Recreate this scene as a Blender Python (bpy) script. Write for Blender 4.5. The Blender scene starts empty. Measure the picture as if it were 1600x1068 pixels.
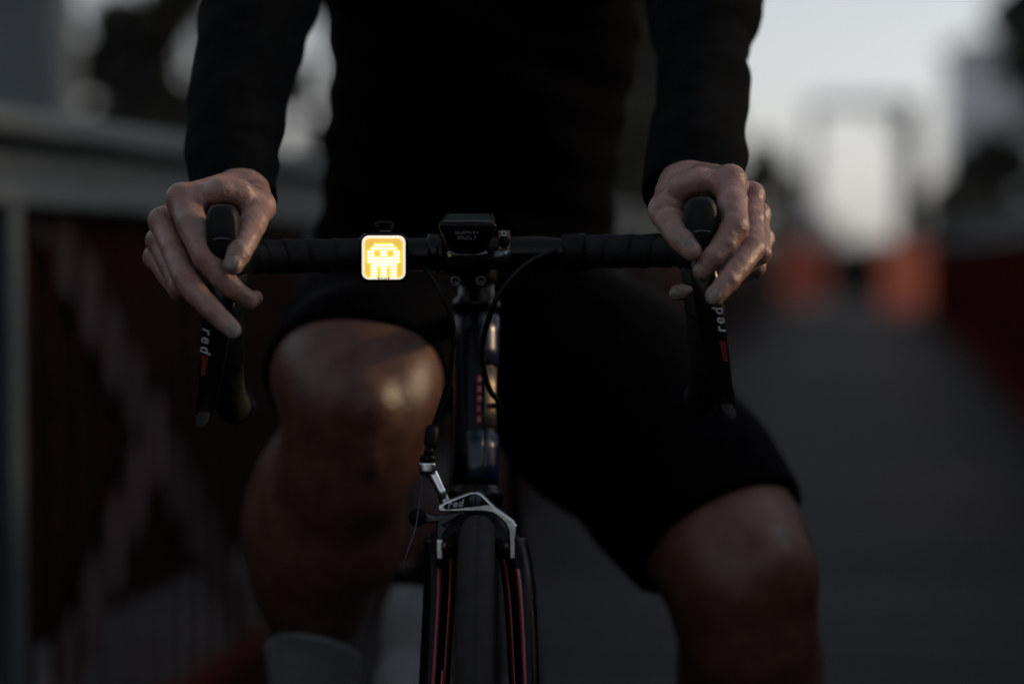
import bpy, bmesh, math, random, zlib
import numpy as np
from mathutils import Vector, Matrix, Quaternion
random.seed(7)
rng = np.random.default_rng(7)
R = math.radians
S = bpy.context.scene
COL = S.collection

# ------------------------------------------------------------------ camera, sky, sun, exposure
CAM_H, PITCH = 0.91, R(2.18)
FPX = 85.0 / 36.0 * 1600.0
cam = bpy.data.cameras.new('camera')
cam.lens = 85; cam.sensor_width = 36
cam.clip_start = 0.05; cam.clip_end = 4000
cam.dof.use_dof = True; cam.dof.focus_distance = 2.11; cam.dof.aperture_fstop = 1.9
cam.dof.aperture_blades = 0
camo = bpy.data.objects.new('camera', cam); COL.objects.link(camo)
camo.location = (0, 0, CAM_H); camo.rotation_euler = (R(90) - PITCH, 0, 0)
S.camera = camo

SUN_EL, SUN_AZ = R(16), R(76)          # azimuth clockwise from +Y (the view direction)
w = bpy.data.worlds.new('World'); S.world = w; w.use_nodes = True
nt = w.node_tree; nt.nodes.clear()
sky = nt.nodes.new('ShaderNodeTexSky'); sky.sky_type = 'NISHITA'; sky.sun_disc = False
sky.sun_elevation = SUN_EL; sky.sun_rotation = SUN_AZ
sky.air_density = 1.0; sky.dust_density = 1.0; sky.ozone_density = 1.0
hs = nt.nodes.new('ShaderNodeHueSaturation'); hs.inputs['Saturation'].default_value = 0.30
glow_cap = nt.nodes.new('ShaderNodeMix'); glow_cap.data_type = 'RGBA'; glow_cap.blend_type = 'DARKEN'; glow_cap.inputs['Factor'].default_value = 1
glow_cap.inputs['B'].default_value = (12, 11.5, 11, 1)      # added cap on sky brightness, dims the glow round the low sun
bg = nt.nodes.new('ShaderNodeBackground'); bg.inputs['Strength'].default_value = 0.15
wo = nt.nodes.new('ShaderNodeOutputWorld')
nt.links.new(sky.outputs[0], hs.inputs['Color']); wb = nt.nodes.new('ShaderNodeMix'); wb.data_type = 'RGBA'; wb.blend_type = 'MULTIPLY'; wb.inputs['Factor'].default_value = 1; wb.inputs['B'].default_value = (.985, .985, 1.045, 1)
nt.links.new(hs.outputs[0], wb.inputs['A']); nt.links.new(wb.outputs['Result'], glow_cap.inputs['A']); nt.links.new(glow_cap.outputs['Result'], bg.inputs[0]); nt.links.new(bg.outputs[0], wo.inputs[0])

sl = bpy.data.lights.new('sun', 'SUN'); sl.energy = 1.9; sl.angle = R(6); sl.color = (1.0, 0.70, 0.42)
so = bpy.data.objects.new('sun', sl); COL.objects.link(so)
SUND = Vector((math.sin(SUN_AZ) * math.cos(SUN_EL), math.cos(SUN_AZ) * math.cos(SUN_EL), math.sin(SUN_EL)))
so.rotation_euler = SUND.to_track_quat('Z', 'Y').to_euler(); so.location = (6, 2, 4)

S.view_settings.view_transform = 'Standard'; S.view_settings.look = 'None'
S.view_settings.exposure = 0; S.view_settings.gamma = 1; S.view_settings.use_curve_mapping = False
S.render.engine = 'CYCLES'
S.cycles.use_denoising = True
S.cycles.max_bounces = 6; S.cycles.diffuse_bounces = 3; S.cycles.glossy_bounces = 3
S.cycles.sample_clamp_indirect = 4

# ------------------------------------------------------------------ helpers
FWD = Vector((0, math.cos(PITCH), -math.sin(PITCH))); UPV = Vector((0, math.sin(PITCH), math.cos(PITCH)))
def P(px, py, d):
    """point of the place seen at (px, py) of the 1600 px photo, d metres in front of the camera"""
    return Vector((0, 0, CAM_H)) + FWD * d + Vector((1, 0, 0)) * ((px - 800) / FPX * d) + UPV * ((534 - py) / FPX * d)
def node(px, py, d, rpx):
    return P(px, py, d), rpx * d / FPX

def tag(o, label=None, cat=None, group=None, kind=None):
    if label: o['label'] = label
    if cat: o['category'] = cat
    if group: o['group'] = group
    if kind: o['kind'] = kind
    return o
def empty(name, loc=(0, 0, 0)):
    o = bpy.data.objects.new(name, None); o.empty_display_size = .05; o.location = loc; COL.objects.link(o); return o
def link(name, me, mat=None, parent=None, smooth=True):
    o = bpy.data.objects.new(name, me); COL.objects.link(o)
    if mat is not None:
        for m in (mat if isinstance(mat, (list, tuple)) else [mat]): me.materials.append(m)
    if smooth and len(me.polygons): me.polygons.foreach_set('use_smooth', [True] * len(me.polygons))
    if parent is not None:
        o.parent = parent
        q = parent; off = Vector((0, 0, 0))
        while q is not None: off += q.location; q = q.parent
        o.location = -off            # all meshes are written in world coordinates
    return o
def mesh_np(name, V, F):
    me = bpy.data.meshes.new(name)
    V = np.asarray(V, dtype=np.float32); F = np.asarray(F, dtype=np.int32)
    n = F.shape[1]
    me.vertices.add(len(V)); me.vertices.foreach_set('co', V.ravel())
    me.loops.add(F.size); me.loops.foreach_set('vertex_index', F.ravel())
    me.polygons.add(len(F)); me.polygons.foreach_set('loop_start', np.arange(0, F.size, n, dtype=np.int32))
    me.update(calc_edges=True); me.validate()
    return me
def from_bm(name, bm):
    bmesh.ops.recalc_face_normals(bm, faces=bm.faces)
    me = bpy.data.meshes.new(name); bm.to_mesh(me); bm.free(); return me
def bevel(o, wdt, seg=2, ang=30):
    m = o.modifiers.new('bevel', 'BEVEL'); m.width = wdt; m.segments = seg; m.limit_method = 'ANGLE'; m.angle_limit = R(ang)
    return o

def mat(name, col, rough=.5, metal=0., vary=.15, scale=30., bump=0., bscale=200., spec=.5, coat=0., col2=None, emit=None, estr=0., sss=0., stretch=None, rvary=.0):
    m = bpy.data.materials.new(name); m.use_nodes = True
    t = m.node_tree; b = t.nodes['Principled BSDF']
    tc = t.nodes.new('ShaderNodeTexCoord')
    src = tc.outputs['Object']
    if stretch:
        mp = t.nodes.new('ShaderNodeMapping'); mp.inputs['Scale'].default_value = stretch
        t.links.new(src, mp.inputs[0]); src = mp.outputs[0]
    n = t.nodes.new('ShaderNodeTexNoise'); n.inputs['Scale'].default_value = scale; n.inputs['Detail'].default_value = 5
    t.links.new(src, n.inputs['Vector'])
    rp = t.nodes.new('ShaderNodeValToRGB')
    c2 = col2 or tuple(max(0, c * (1 - 2 * vary)) for c in col)
    c1 = col if col2 else tuple(min(1, c * (1 + vary)) for c in col)
    rp.color_ramp.elements[0].color = (*c2, 1); rp.color_ramp.elements[1].color = (*c1, 1)
    rp.color_ramp.elements[0].position = .3; rp.color_ramp.elements[1].position = .7
    t.links.new(n.outputs['Fac'], rp.inputs['Fac']); t.links.new(rp.outputs[0], b.inputs['Base Color'])
    b.inputs['Roughness'].default_value = rough; b.inputs['Metallic'].default_value = metal
    b.inputs['Specular IOR Level'].default_value = spec
    b.inputs['Coat Weight'].default_value = coat
    if rvary:
        mr = t.nodes.new('ShaderNodeMapRange'); mr.inputs['To Min'].default_value = max(.02, rough - rvary); mr.inputs['To Max'].default_value = min(1, rough + rvary)
        t.links.new(n.outputs['Fac'], mr.inputs['Value']); t.links.new(mr.outputs[0], b.inputs['Roughness'])
    if sss:
        b.inputs['Subsurface Weight'].default_value = sss
        b.inputs['Subsurface Radius'].default_value = (1, .35, .2); b.inputs['Subsurface Scale'].default_value = .006
    if bump:
        nb = t.nodes.new('ShaderNodeTexNoise'); nb.inputs['Scale'].default_value = bscale; nb.inputs['Detail'].default_value = 4
        t.links.new(src, nb.inputs['Vector'])
        bp = t.nodes.new('ShaderNodeBump'); bp.inputs['Strength'].default_value = bump; bp.inputs['Distance'].default_value = .002
        t.links.new(nb.outputs['Fac'], bp.inputs['Height']); t.links.new(bp.outputs[0], b.inputs['Normal'])
    if emit:
        b.inputs['Emission Color'].default_value = (*emit, 1); b.inputs['Emission Strength'].default_value = estr
    return m

# ---- mesh builders (world coordinates)
def frames(pts):
    pts = [Vector(p) for p in pts]; T = []
    for i in range(len(pts)):
        a = pts[max(0, i - 1)]; b = pts[min(len(pts) - 1, i + 1)]; T.append((b - a).normalized())
    up = Vector((0, 0, 1)) if abs(T[0].z) < .9 else Vector((0, 1, 0))
    n = (up - T[0] * up.dot(T[0])).normalized(); N = [n]
    for i in range(1, len(pts)):
        q = T[i - 1].rotation_difference(T[i]); n = q @ n; n = (n - T[i] * n.dot(T[i])).normalized(); N.append(n)
    return pts, T, N
def spline(pts, n=8):
    """Catmull-Rom through control points (any dimension)"""
    A = np.array([list(p) for p in pts], float); out = []
    for i in range(len(A) - 1):
        p0 = A[max(0, i - 1)]; p1 = A[i]; p2 = A[i + 1]; p3 = A[min(len(A) - 1, i + 2)]
        for k in range(n):
            t = k / n
            out.append(.5 * ((2 * p1) + (-p0 + p2) * t + (2 * p0 - 5 * p1 + 4 * p2 - p3) * t * t + (-p0 + 3 * p1 - 3 * p2 + p3) * t ** 3))
    out.append(A[-1]); return np.array(out)
def tube(name, pts, rad, seg=12, caps=True, rfun=None, round_ends=False):
    pts, T, N = frames(pts); M = len(pts)
    rad = [rad] * M if np.isscalar(rad) else list(rad)
    V, F = [], []
    for i in range(M):
        B = T[i].cross(N[i])
        for k in range(seg):
            a = 2 * math.pi * k / seg
            r = rad[i] * (rfun(i, a) if rfun else 1)
            V.append(pts[i] + (N[i] * math.cos(a) + B * math.sin(a)) * r)
    for i in range(M - 1):
        for k in range(seg):
            k2 = (k + 1) % seg
            F.append((i * seg + k, i * seg + k2, (i + 1) * seg + k2, (i + 1) * seg + k))
    bm = bmesh.new(); vs = [bm.verts.new(v) for v in V]
    for f in F: bm.faces.new([vs[i] for i in f])
    if caps:
        for base, sgn in ((0, -1), ((M - 1) * seg, 1)):
            ring = [vs[base + k] for k in range(seg)]
            if round_ends:
                c = pts[0] if base == 0 else pts[-1]; t = T[0] if base == 0 else T[-1]; r = rad[0] if base == 0 else rad[-1]
                for q in (.5, .85):
                    nr = []
                    for k in range(seg):
                        v = ring[k] if q == .5 else ring[k]
                        d0 = (vs[base + k].co - c)
                        nr.append(bm.verts.new(c + d0 * math.sqrt(1 - q * q) + t * sgn * r * q))
                    for k in range(seg): bm.faces.new((ring[k], ring[(k + 1) % seg], nr[(k + 1) % seg], nr[k]))
                    ring = nr
            bm.faces.new(ring)
    return from_bm(name, bm)
def loft(name, rings, closed_ends=True):
    n = len(rings[0]); bm = bmesh.new(); V = [[bm.verts.new(p) for p in r] for r in rings]
    for i in range(len(rings) - 1):
        for k in range(n):
            bm.faces.new((V[i][k], V[i][(k + 1) % n], V[i + 1][(k + 1) % n], V[i + 1][k]))
    if closed_ends: bm.faces.new(V[0]); bm.faces.new(V[-1])
    return from_bm(name, bm)
def prism(name, pts, depth):
    """outline of world points pushed back by the vector depth"""
    bm = bmesh.new(); a = [bm.verts.new(p) for p in pts]; b = [bm.verts.new(Vector(p) + depth) for p in pts]; n = len(pts)
    bm.faces.new(a); bm.faces.new(b[::-1])
    for k in range(n): bm.faces.new((a[k], b[k], b[(k + 1) % n], a[(k + 1) % n]))
    return from_bm(name, bm)
def box_bm(bm, c, sx, sy, sz, M=None):
    M = M or Matrix.Identity(3); c = Vector(c)
    v = [bm.verts.new(c + M @ Vector((x * sx / 2, y * sy / 2, z * sz / 2))) for x in (-1, 1) for y in (-1, 1) for z in (-1, 1)]
    for f in ((0, 1, 3, 2), (4, 6, 7, 5), (0, 4, 5, 1), (2, 3, 7, 6), (0, 2, 6, 4), (1, 5, 7, 3)): bm.faces.new([v[i] for i in f])
def box(name, c, sx, sy, sz, M=None):
    bm = bmesh.new(); box_bm(bm, c, sx, sy, sz, M); return from_bm(name, bm)
def lathe(name, prof, c, axis, seg=48):
    """prof: (radius, along-axis) pairs"""
    c = Vector(c); ax = Vector(axis).normalized(); u = ax.orthogonal().normalized(); v = ax.cross(u)
    rings = [[c + ax * h + (u * math.cos(2 * math.pi * k / seg) + v * math.sin(2 * math.pi * k / seg)) * max(r, 1e-5) for k in range(seg)] for r, h in prof]
    return loft(name, rings)
def text_mesh(name, s, size, M, extrude=.0003, shear=0., bold=0., space=1.0):
    cu = bpy.data.curves.new(name, 'FONT'); cu.body = s; cu.size = size; cu.extrude = extrude; cu.shear = shear
    cu.align_x = 'CENTER'; cu.align_y = 'CENTER'; cu.offset = bold; cu.space_character = space
    ob = bpy.data.objects.new(name, cu); COL.objects.link(ob)
    dg = bpy.context.evaluated_depsgraph_get(); me = bpy.data.meshes.new_from_object(ob.evaluated_get(dg))
    bpy.data.objects.remove(ob); me.transform(M); me.name = name; return me
def facing(c, right, up):
    """matrix taking local x to right, y to up, z to their cross"""
    r = Vector(right).normalized(); u = Vector(up); u = (u - r * u.dot(r)).normalized(); n = r.cross(u)
    return Matrix(((r.x, u.x, n.x, c[0]), (r.y, u.y, n.y, c[1]), (r.z, u.z, n.z, c[2]), (0, 0, 0, 1)))

# ---- implicit bodies
class Field:
    def __init__(s, lo, hi, h):
        s.lo = np.array(lo, np.float32); s.h = h
        s.n = np.ceil((np.array(hi) - s.lo) / h).astype(int) + 1
        s.D = np.full(s.n, .5, np.float32)
    def axes(s): return [s.lo[i] + s.h * np.arange(s.n[i], dtype=np.float32) for i in range(3)]
    def sub(s, lo, hi):
        i0 = np.clip(np.floor((np.array(lo) - s.lo) / s.h).astype(int), 0, s.n); i1 = np.clip(np.ceil((np.array(hi) - s.lo) / s.h).astype(int) + 1, 0, s.n)
        sl = tuple(slice(a, b) for a, b in zip(i0, i1)); ax = s.axes()
        return sl, ax[0][sl[0]][:, None, None], ax[1][sl[1]][None, :, None], ax[2][sl[2]][None, None, :]
    def put(s, sl, d, k):
        o = s.D[sl]
        if k <= 0: s.D[sl] = np.minimum(o, d); return
        hh = np.clip(.5 + .5 * (o - d) / k, 0, 1)
        s.D[sl] = o * (1 - hh) + d * hh - k * hh * (1 - hh)
    def cone(s, a, b, ra, rb, k=.01):
        a = np.array(a, np.float32); b = np.array(b, np.float32); m = max(ra, rb) + max(k, .012) + .01
        sl, x, y, z = s.sub(np.minimum(a, b) - m, np.maximum(a, b) + m)
        if 0 in s.D[sl].shape: return
        ab = b - a; L = float(ab @ ab) + 1e-12
        px, py, pz = x - a[0], y - a[1], z - a[2]
        t = np.clip((px * ab[0] + py * ab[1] + pz * ab[2]) / L, 0, 1)
        d = np.sqrt((px - t * ab[0]) ** 2 + (py - t * ab[1]) ** 2 + (pz - t * ab[2]) ** 2) - (ra + (rb - ra) * t)
        s.put(sl, d, k)
    def chain(s, nodes, k=.01):
        for (a, ra), (b, rb) in zip(nodes[:-1], nodes[1:]): s.cone(a, b, ra, rb, k)
    def ell(s, c, r, k=.01, M=None, sub=False):
        c = np.array(c, np.float32); m = max(r) + max(k, .012) + .01
        sl, x, y, z = s.sub(c - m, c + m)
        if 0 in s.D[sl].shape: return
        x, y, z = x - c[0], y - c[1], z - c[2]
        if M is not None:
            M = np.array(M); x, y, z = [M[0, i] * x + M[1, i] * y + M[2, i] * z for i in range(3)]
        q = np.sqrt((x / r[0]) ** 2 + (y / r[1]) ** 2 + (z / r[2]) ** 2); g = np.sqrt((x / r[0] ** 2) ** 2 + (y / r[1] ** 2) ** 2 + (z / r[2] ** 2) ** 2) + 1e-9
        d = q * (q - 1) / g
        if sub:
            o = s.D[sl]; hh = np.clip(.5 - .5 * (o + d) / k, 0, 1); s.D[sl] = o * (1 - hh) - d * hh + k * hh * (1 - hh)
        else: s.put(sl, d.astype(np.float32), k)
    def merge(s, o, k): s.put(tuple(slice(None) for _ in range(3)), o.D, k)
    def mesh(s, smooth=2):
        D = s.D; neg = D < 0
        nx, ny, nz = D.shape
        cnt = np.zeros((nx - 1, ny - 1, nz - 1), np.int8)
        cor = [(i, j, k) for i in (0, 1) for j in (0, 1) for k in (0, 1)]
        sub = lambda A, c: A[c[0]:nx - 1 + c[0], c[1]:ny - 1 + c[1], c[2]:nz - 1 + c[2]]
        for c in cor: cnt += sub(neg, c)
        I = np.argwhere((cnt > 0) & (cnt < 8)); idx = -np.ones(cnt.shape, np.int32); idx[tuple(I.T)] = np.arange(len(I))
        acc = np.zeros((len(I), 3)); num = np.zeros(len(I))
        val = {c: D[I[:, 0] + c[0], I[:, 1] + c[1], I[:, 2] + c[2]] for c in cor}
        for c in cor:
            for a in range(3):
                if c[a] == 0:
                    e = list(c); e[a] = 1; e = tuple(e); va, vb = val[c], val[e]; m = (va < 0) != (vb < 0)
                    t = va[m] / (va[m] - vb[m]); p = np.tile(np.array(c, float), (m.sum(), 1)); p[:, a] = t
                    acc[m] += p; num[m] += 1
        V = s.lo + s.h * (I + acc / num[:, None])
        Q = []
        for a in range(3):
            b, c = (a + 1) % 3, (a + 2) % 3
            s0 = [slice(None)] * 3; s1 = [slice(None)] * 3; s0[a] = slice(0, -1); s1[a] = slice(1, None)
            E = np.argwhere(neg[tuple(s0)] != neg[tuple(s1)])
            ok = (E[:, b] > 0) & (E[:, c] > 0) & (E[:, b] < D.shape[b] - 1) & (E[:, c] < D.shape[c] - 1); E = E[ok]
            flip = neg[tuple(E.T)]
            q = []
            for db, dc in ((1, 1), (0, 1), (0, 0), (1, 0)):
                F = E.copy(); F[:, b] -= db; F[:, c] -= dc; q.append(idx[tuple(F.T)])
            q = np.stack(q, 1); q[~flip] = q[~flip][:, ::-1]; Q.append(q)
        F = np.concatenate(Q); F = F[(F >= 0).all(1)]
        ed = np.concatenate([F[:, [0, 1]], F[:, [1, 2]], F[:, [2, 3]], F[:, [3, 0]]])
        for lam in [.5, -.52] * smooth:
            ac = np.zeros_like(V); n = np.bincount(ed[:, 0], minlength=len(V)) + np.bincount(ed[:, 1], minlength=len(V))
            for a in range(3):
                ac[:, a] = np.bincount(ed[:, 0], V[ed[:, 1], a], len(V)) + np.bincount(ed[:, 1], V[ed[:, 0], a], len(V))
            V = V + lam * (ac / np.maximum(n, 1)[:, None] - V)
        return V, F

# ------------------------------------------------------------------ materials
M_deck = mat('dark_deck_boards', (.0105, .0100, .0105), .72, vary=.35, scale=9, bump=.5, bscale=60, stretch=(6, 1, 1), spec=.12)
M_ground = mat('gravel_ground', (.045, .044, .043), .95, vary=.3, scale=3, bump=.5, bscale=40, spec=.1)
M_steel = mat('grey_painted_steel', (.075, .094, .098), .55, vary=.12, scale=6, bump=.08, bscale=80, spec=.25)
M_brace = mat('pale_brace_steel', (.16, .115, .125), .6, vary=.15, scale=8, spec=.2)
M_redbar = mat('dark_red_bar_paint', (.075, .011, .007), .8, vary=.25, scale=10, spec=.03)
M_brace2 = mat('darker_brace_steel', (.070, .052, .056), .6, vary=.15, scale=8, spec=.15)  # darker tone of the brace steel, for the falling braces
M_leftbar = mat('brown_red_bar_paint', (.034, .0085, .0062), .8, vary=.3, scale=10, spec=.03)
M_redpan = mat('dark_red_sheet_paint', (.016, .0062, .0045), .7, vary=.3, scale=5, spec=.06)
M_orange = mat('sunlit_rail_tint', (.17, .019, .007), .6, vary=.2, scale=3, spec=.1)  # sunlight on the far railing put into the colour
M_conc = mat('pylon_concrete', (.13, .148, .152), .85, vary=.15, scale=2.5, bump=.3, bscale=30, spec=.2)
M_build = mat('far_render_wall', (.62, .63, .63), .9, vary=.06, scale=1)
M_glass = mat('far_window_glass', (.10, .11, .12), .15, vary=.1)
M_bark = mat('bark', (.035, .030, .024), .9, vary=.3, scale=8, bump=.6, bscale=20)
M_leaf = mat('dark_leaves', (.022, .027, .016), .65, vary=.4, scale=1.2)
M_leaf2 = mat('olive_leaves', (.034, .036, .021), .65, vary=.4, scale=1.2)
M_skin = mat('skin', (.26, .155, .128), .38, vary=.16, scale=55, bump=.45, bscale=420, sss=.10, spec=.5, rvary=.08)
M_nail = mat('fingernail', (.36, .31, .285), .22, vary=.04, sss=.1)
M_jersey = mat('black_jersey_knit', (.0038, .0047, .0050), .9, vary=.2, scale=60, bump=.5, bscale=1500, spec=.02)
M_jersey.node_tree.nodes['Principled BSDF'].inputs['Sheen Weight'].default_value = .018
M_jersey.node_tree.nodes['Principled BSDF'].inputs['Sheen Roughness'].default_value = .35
M_jersey_shade = mat('shaded_jersey_knit', (.0012, .0014, .0016), .95, vary=.2, scale=60, bump=.3, bscale=1500, spec=.03)  # jersey knit darkened for the torso: its shade is put into the colour
M_shorts = mat('black_lycra', (.0014, .0018, .0025), .75, vary=.2, scale=60, bump=.15, bscale=1500, spec=.02)
M_sock = mat('pale_sock_knit', (.34, .38, .42), .9, vary=.08, scale=80, bump=.5, bscale=600)
M_shoe = mat('dark_shoe', (.03, .03, .03), .4)
M_hair = mat('brown_hair', (.03, .02, .012), .6, bump=.4)
M_tape = mat('black_bar_tape', (.0045, .0055, .0055), .62, vary=.25, scale=120, bump=.45, bscale=700, spec=.25)
M_rubber = mat('black_rubber', (.004, .0045, .0045), .5, vary=.2, scale=100, bump=.2, bscale=900, spec=.15)
M_tyre = mat('tyre_rubber', (.014, .014, .0145), .75, vary=.2, scale=60, bump=.35, bscale=500, spec=.25)
M_black = mat('black_plastic', (.003, .003, .0035), .45, vary=.2, scale=60, spec=.12)
M_gloss = mat('black_gloss_carbon', (.003, .003, .0035), .28, vary=.2, scale=200, spec=.2, coat=.06)
M_frame = mat('midnight_frame_paint', (.002, .003, .006), .30, vary=.3, scale=20, spec=.14, coat=.05)
M_teal = mat('teal_frame_paint', (.007, .026, .038), .3, vary=.15, scale=20, spec=.4, coat=.2)
M_blue = mat('blue_frame_paint', (.008, .015, .045), .3, vary=.2, scale=20, spec=.4, coat=.2)
M_pink = mat('pink_stripe_paint', (.30, .03, .055), .35, vary=.1, coat=.5)
M_rorange = mat('red_orange_paint', (.33, .035, .010), .35, vary=.1, coat=.5)
M_gold = mat('brushed_badge', (.17, .135, .095), .45, metal=.8, vary=.15, scale=60)
M_alloy = mat('polished_alloy', (.62, .66, .68), .22, metal=1., vary=.08, scale=50, bump=.06, bscale=200, rvary=.1)
M_dalloy = mat('dark_anodised_alloy', (.07, .075, .08), .35, metal=.9, vary=.15, scale=60)
M_bronze = mat('bronze_anodised_alloy', (.16, .105, .085), .4, metal=.6, vary=.1)
M_white = mat('white_print', (.42, .46, .48), .5, vary=.04)
M_grey = mat('grey_print', (.035, .042, .046), .5, vary=.04)
M_red = mat('red_print', (.13, .006, .006), .5, vary=.04)
M_brown = mat('brown_print', (.16, .04, .01), .5, vary=.04)
M_screen = mat('screen_glass', (.05, .075, .08), .12, vary=.05, spec=.8)
M_bottle = mat('translucent_bottle', (.42, .45, .46), .45, vary=.1, scale=20)
M_chrome = mat('chrome', (.75, .75, .72), .08, metal=1., vary=.02)
M_panel = mat('lit_yellow_diffuser', (.8, .5, .08), .4, vary=.05, emit=(1., .60, .055), estr=.95)
M_rim = mat('lit_lens_edge', (.9, .9, .8), .25, vary=.02, emit=(1., .95, .70), estr=.74)
M_led = mat('led_points', (1, 1, .8), .4, vary=.01, emit=(1., .95, .62), estr=2.6)
# lit diffuser: brighter lemon in the middle, amber at the corners (light spread in the lens)
t = M_panel.node_tree; bs = t.nodes['Principled BSDF']
tc = [n for n in t.nodes if n.type == 'TEX_COORD'][0]
gr = t.nodes.new('ShaderNodeAttribute'); gr.attribute_name = 'spread'
rp = t.nodes.new('ShaderNodeValToRGB'); el = rp.color_ramp.elements
el[0].color = (.66, .39, .065, 1); el[0].position = .0
el[1].color = (1, .92, .45, 1); el[1].position = 1.
e_ = el.new(.30); e_.color = (.82, .62, .08, 1)
e_ = el.new(.60); e_.color = (1, .86, .15, 1)
t.links.new(gr.outputs['Fac'], rp.inputs[0]); t.links.new(rp.outputs[0], bs.inputs['Emission Color'])
t = M_deck.node_tree; bs = t.nodes['Principled BSDF']; base = bs.inputs['Base Color'].links[0].from_socket
oi = t.nodes.new('ShaderNodeObjectInfo'); mr = t.nodes.new('ShaderNodeMapRange'); mr.inputs['To Min'].default_value = .2; mr.inputs['To Max'].default_value = 1.9
mu = t.nodes.new('ShaderNodeMix'); mu.data_type = 'RGBA'; mu.blend_type = 'MULTIPLY'; mu.inputs['Factor'].default_value = 1
t.links.new(oi.outputs['Random'], mr.inputs['Value']); t.links.new(base, mu.inputs['A']); t.links.new(mr.outputs[0], mu.inputs['B']); t.links.new(mu.outputs['Result'], bs.inputs['Base Color'])
# skin: ruddier at the joints, from a vertex attribute
t = M_skin.node_tree; bs = t.nodes['Principled BSDF']; base = bs.inputs['Base Color'].links[0].from_socket
at = t.nodes.new('ShaderNodeAttribute'); at.attribute_name = 'ruddy'
mx = t.nodes.new('ShaderNodeMix'); mx.data_type = 'RGBA'
t.links.new(at.outputs['Fac'], mx.inputs['Factor']); t.links.new(base, mx.inputs['A']); mx.inputs['B'].default_value = (.20, .075, .062, 1)
at2 = t.nodes.new('ShaderNodeAttribute'); at2.attribute_name = 'tanned'
m2 = t.nodes.new('ShaderNodeMix'); m2.data_type = 'RGBA'; m2.blend_type = 'MULTIPLY'; m2.inputs['B'].default_value = (.50, .40, .34, 1)
t.links.new(at2.outputs['Fac'], m2.inputs['Factor']); t.links.new(mx.outputs['Result'], m2.inputs['A']); t.links.new(m2.outputs['Result'], bs.inputs['Base Color'])

# ------------------------------------------------------------------ setting: bridge
VPX, VPY = 1350, 390
BANG = math.atan((VPX - 800) / FPX)                    # the bridge runs this far to the right of the view
BD = Vector((math.sin(BANG), math.cos(BANG), 0)); BR = Vector((math.cos(BANG), -math.sin(BANG), 0))
BM = Matrix(((BR.x, BD.x, 0), (BR.y, BD.y, 0), (0, 0, 1)))
def B(lat, along, z): return BR * lat + BD * along + Vector((0, 0, z))
LATL, LATR, ZTOP = -1.25, .87, 1.112

g = link('ground', prism('ground', [Vector((-1500, -1500, -.35)), Vector((1500, -1500, -.35)), Vector((1500, 1500, -.35)), Vector((-1500, 1500, -.35))], Vector((0, 0, -.5))), M_ground, smooth=False); tag(g, kind='structure')
dk = link('bridge_deck', box('bridge_deck', B((LATL + LATR) / 2, 22, -.17), LATR - LATL + .5, 56, .24, BM), M_deck, smooth=False); tag(dk, kind='structure')
pm = box('plank', (0, 0, 0), LATR - LATL + .1, .262, .045)
for i in range(60):
    c = B((LATL + LATR) / 2, .4 + i * .28, -.025 + random.uniform(-.002, .002))
    o = bpy.data.objects.new('plank', pm); COL.objects.link(o); o.parent = dk
    o.location = c; o.rotation_euler = (0, 0, -BANG + random.uniform(-.002, .002))
    if i == 0: pm.materials.append(M_deck); bevel(o, .004, 1)
bm = bmesh.new()
for i in range(60, 124): box_bm(bm, B((LATL + LATR) / 2, .4 + i * .28, -.025 + random.uniform(-.002, .002)), LATR - LATL + .1, .262, .045, BM)
o = link('far_plank', from_bm('far_plank', bm), M_deck, dk, smooth=False); tag(o, kind='stuff')
for i in range(-6, 0):
    o = bpy.data.objects.new('plank', pm); COL.objects.link(o); o.parent = dk
    o.location = B((LATL + LATR) / 2, .4 + i * .28, -.025); o.rotation_euler = (0, 0, -BANG)

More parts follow.
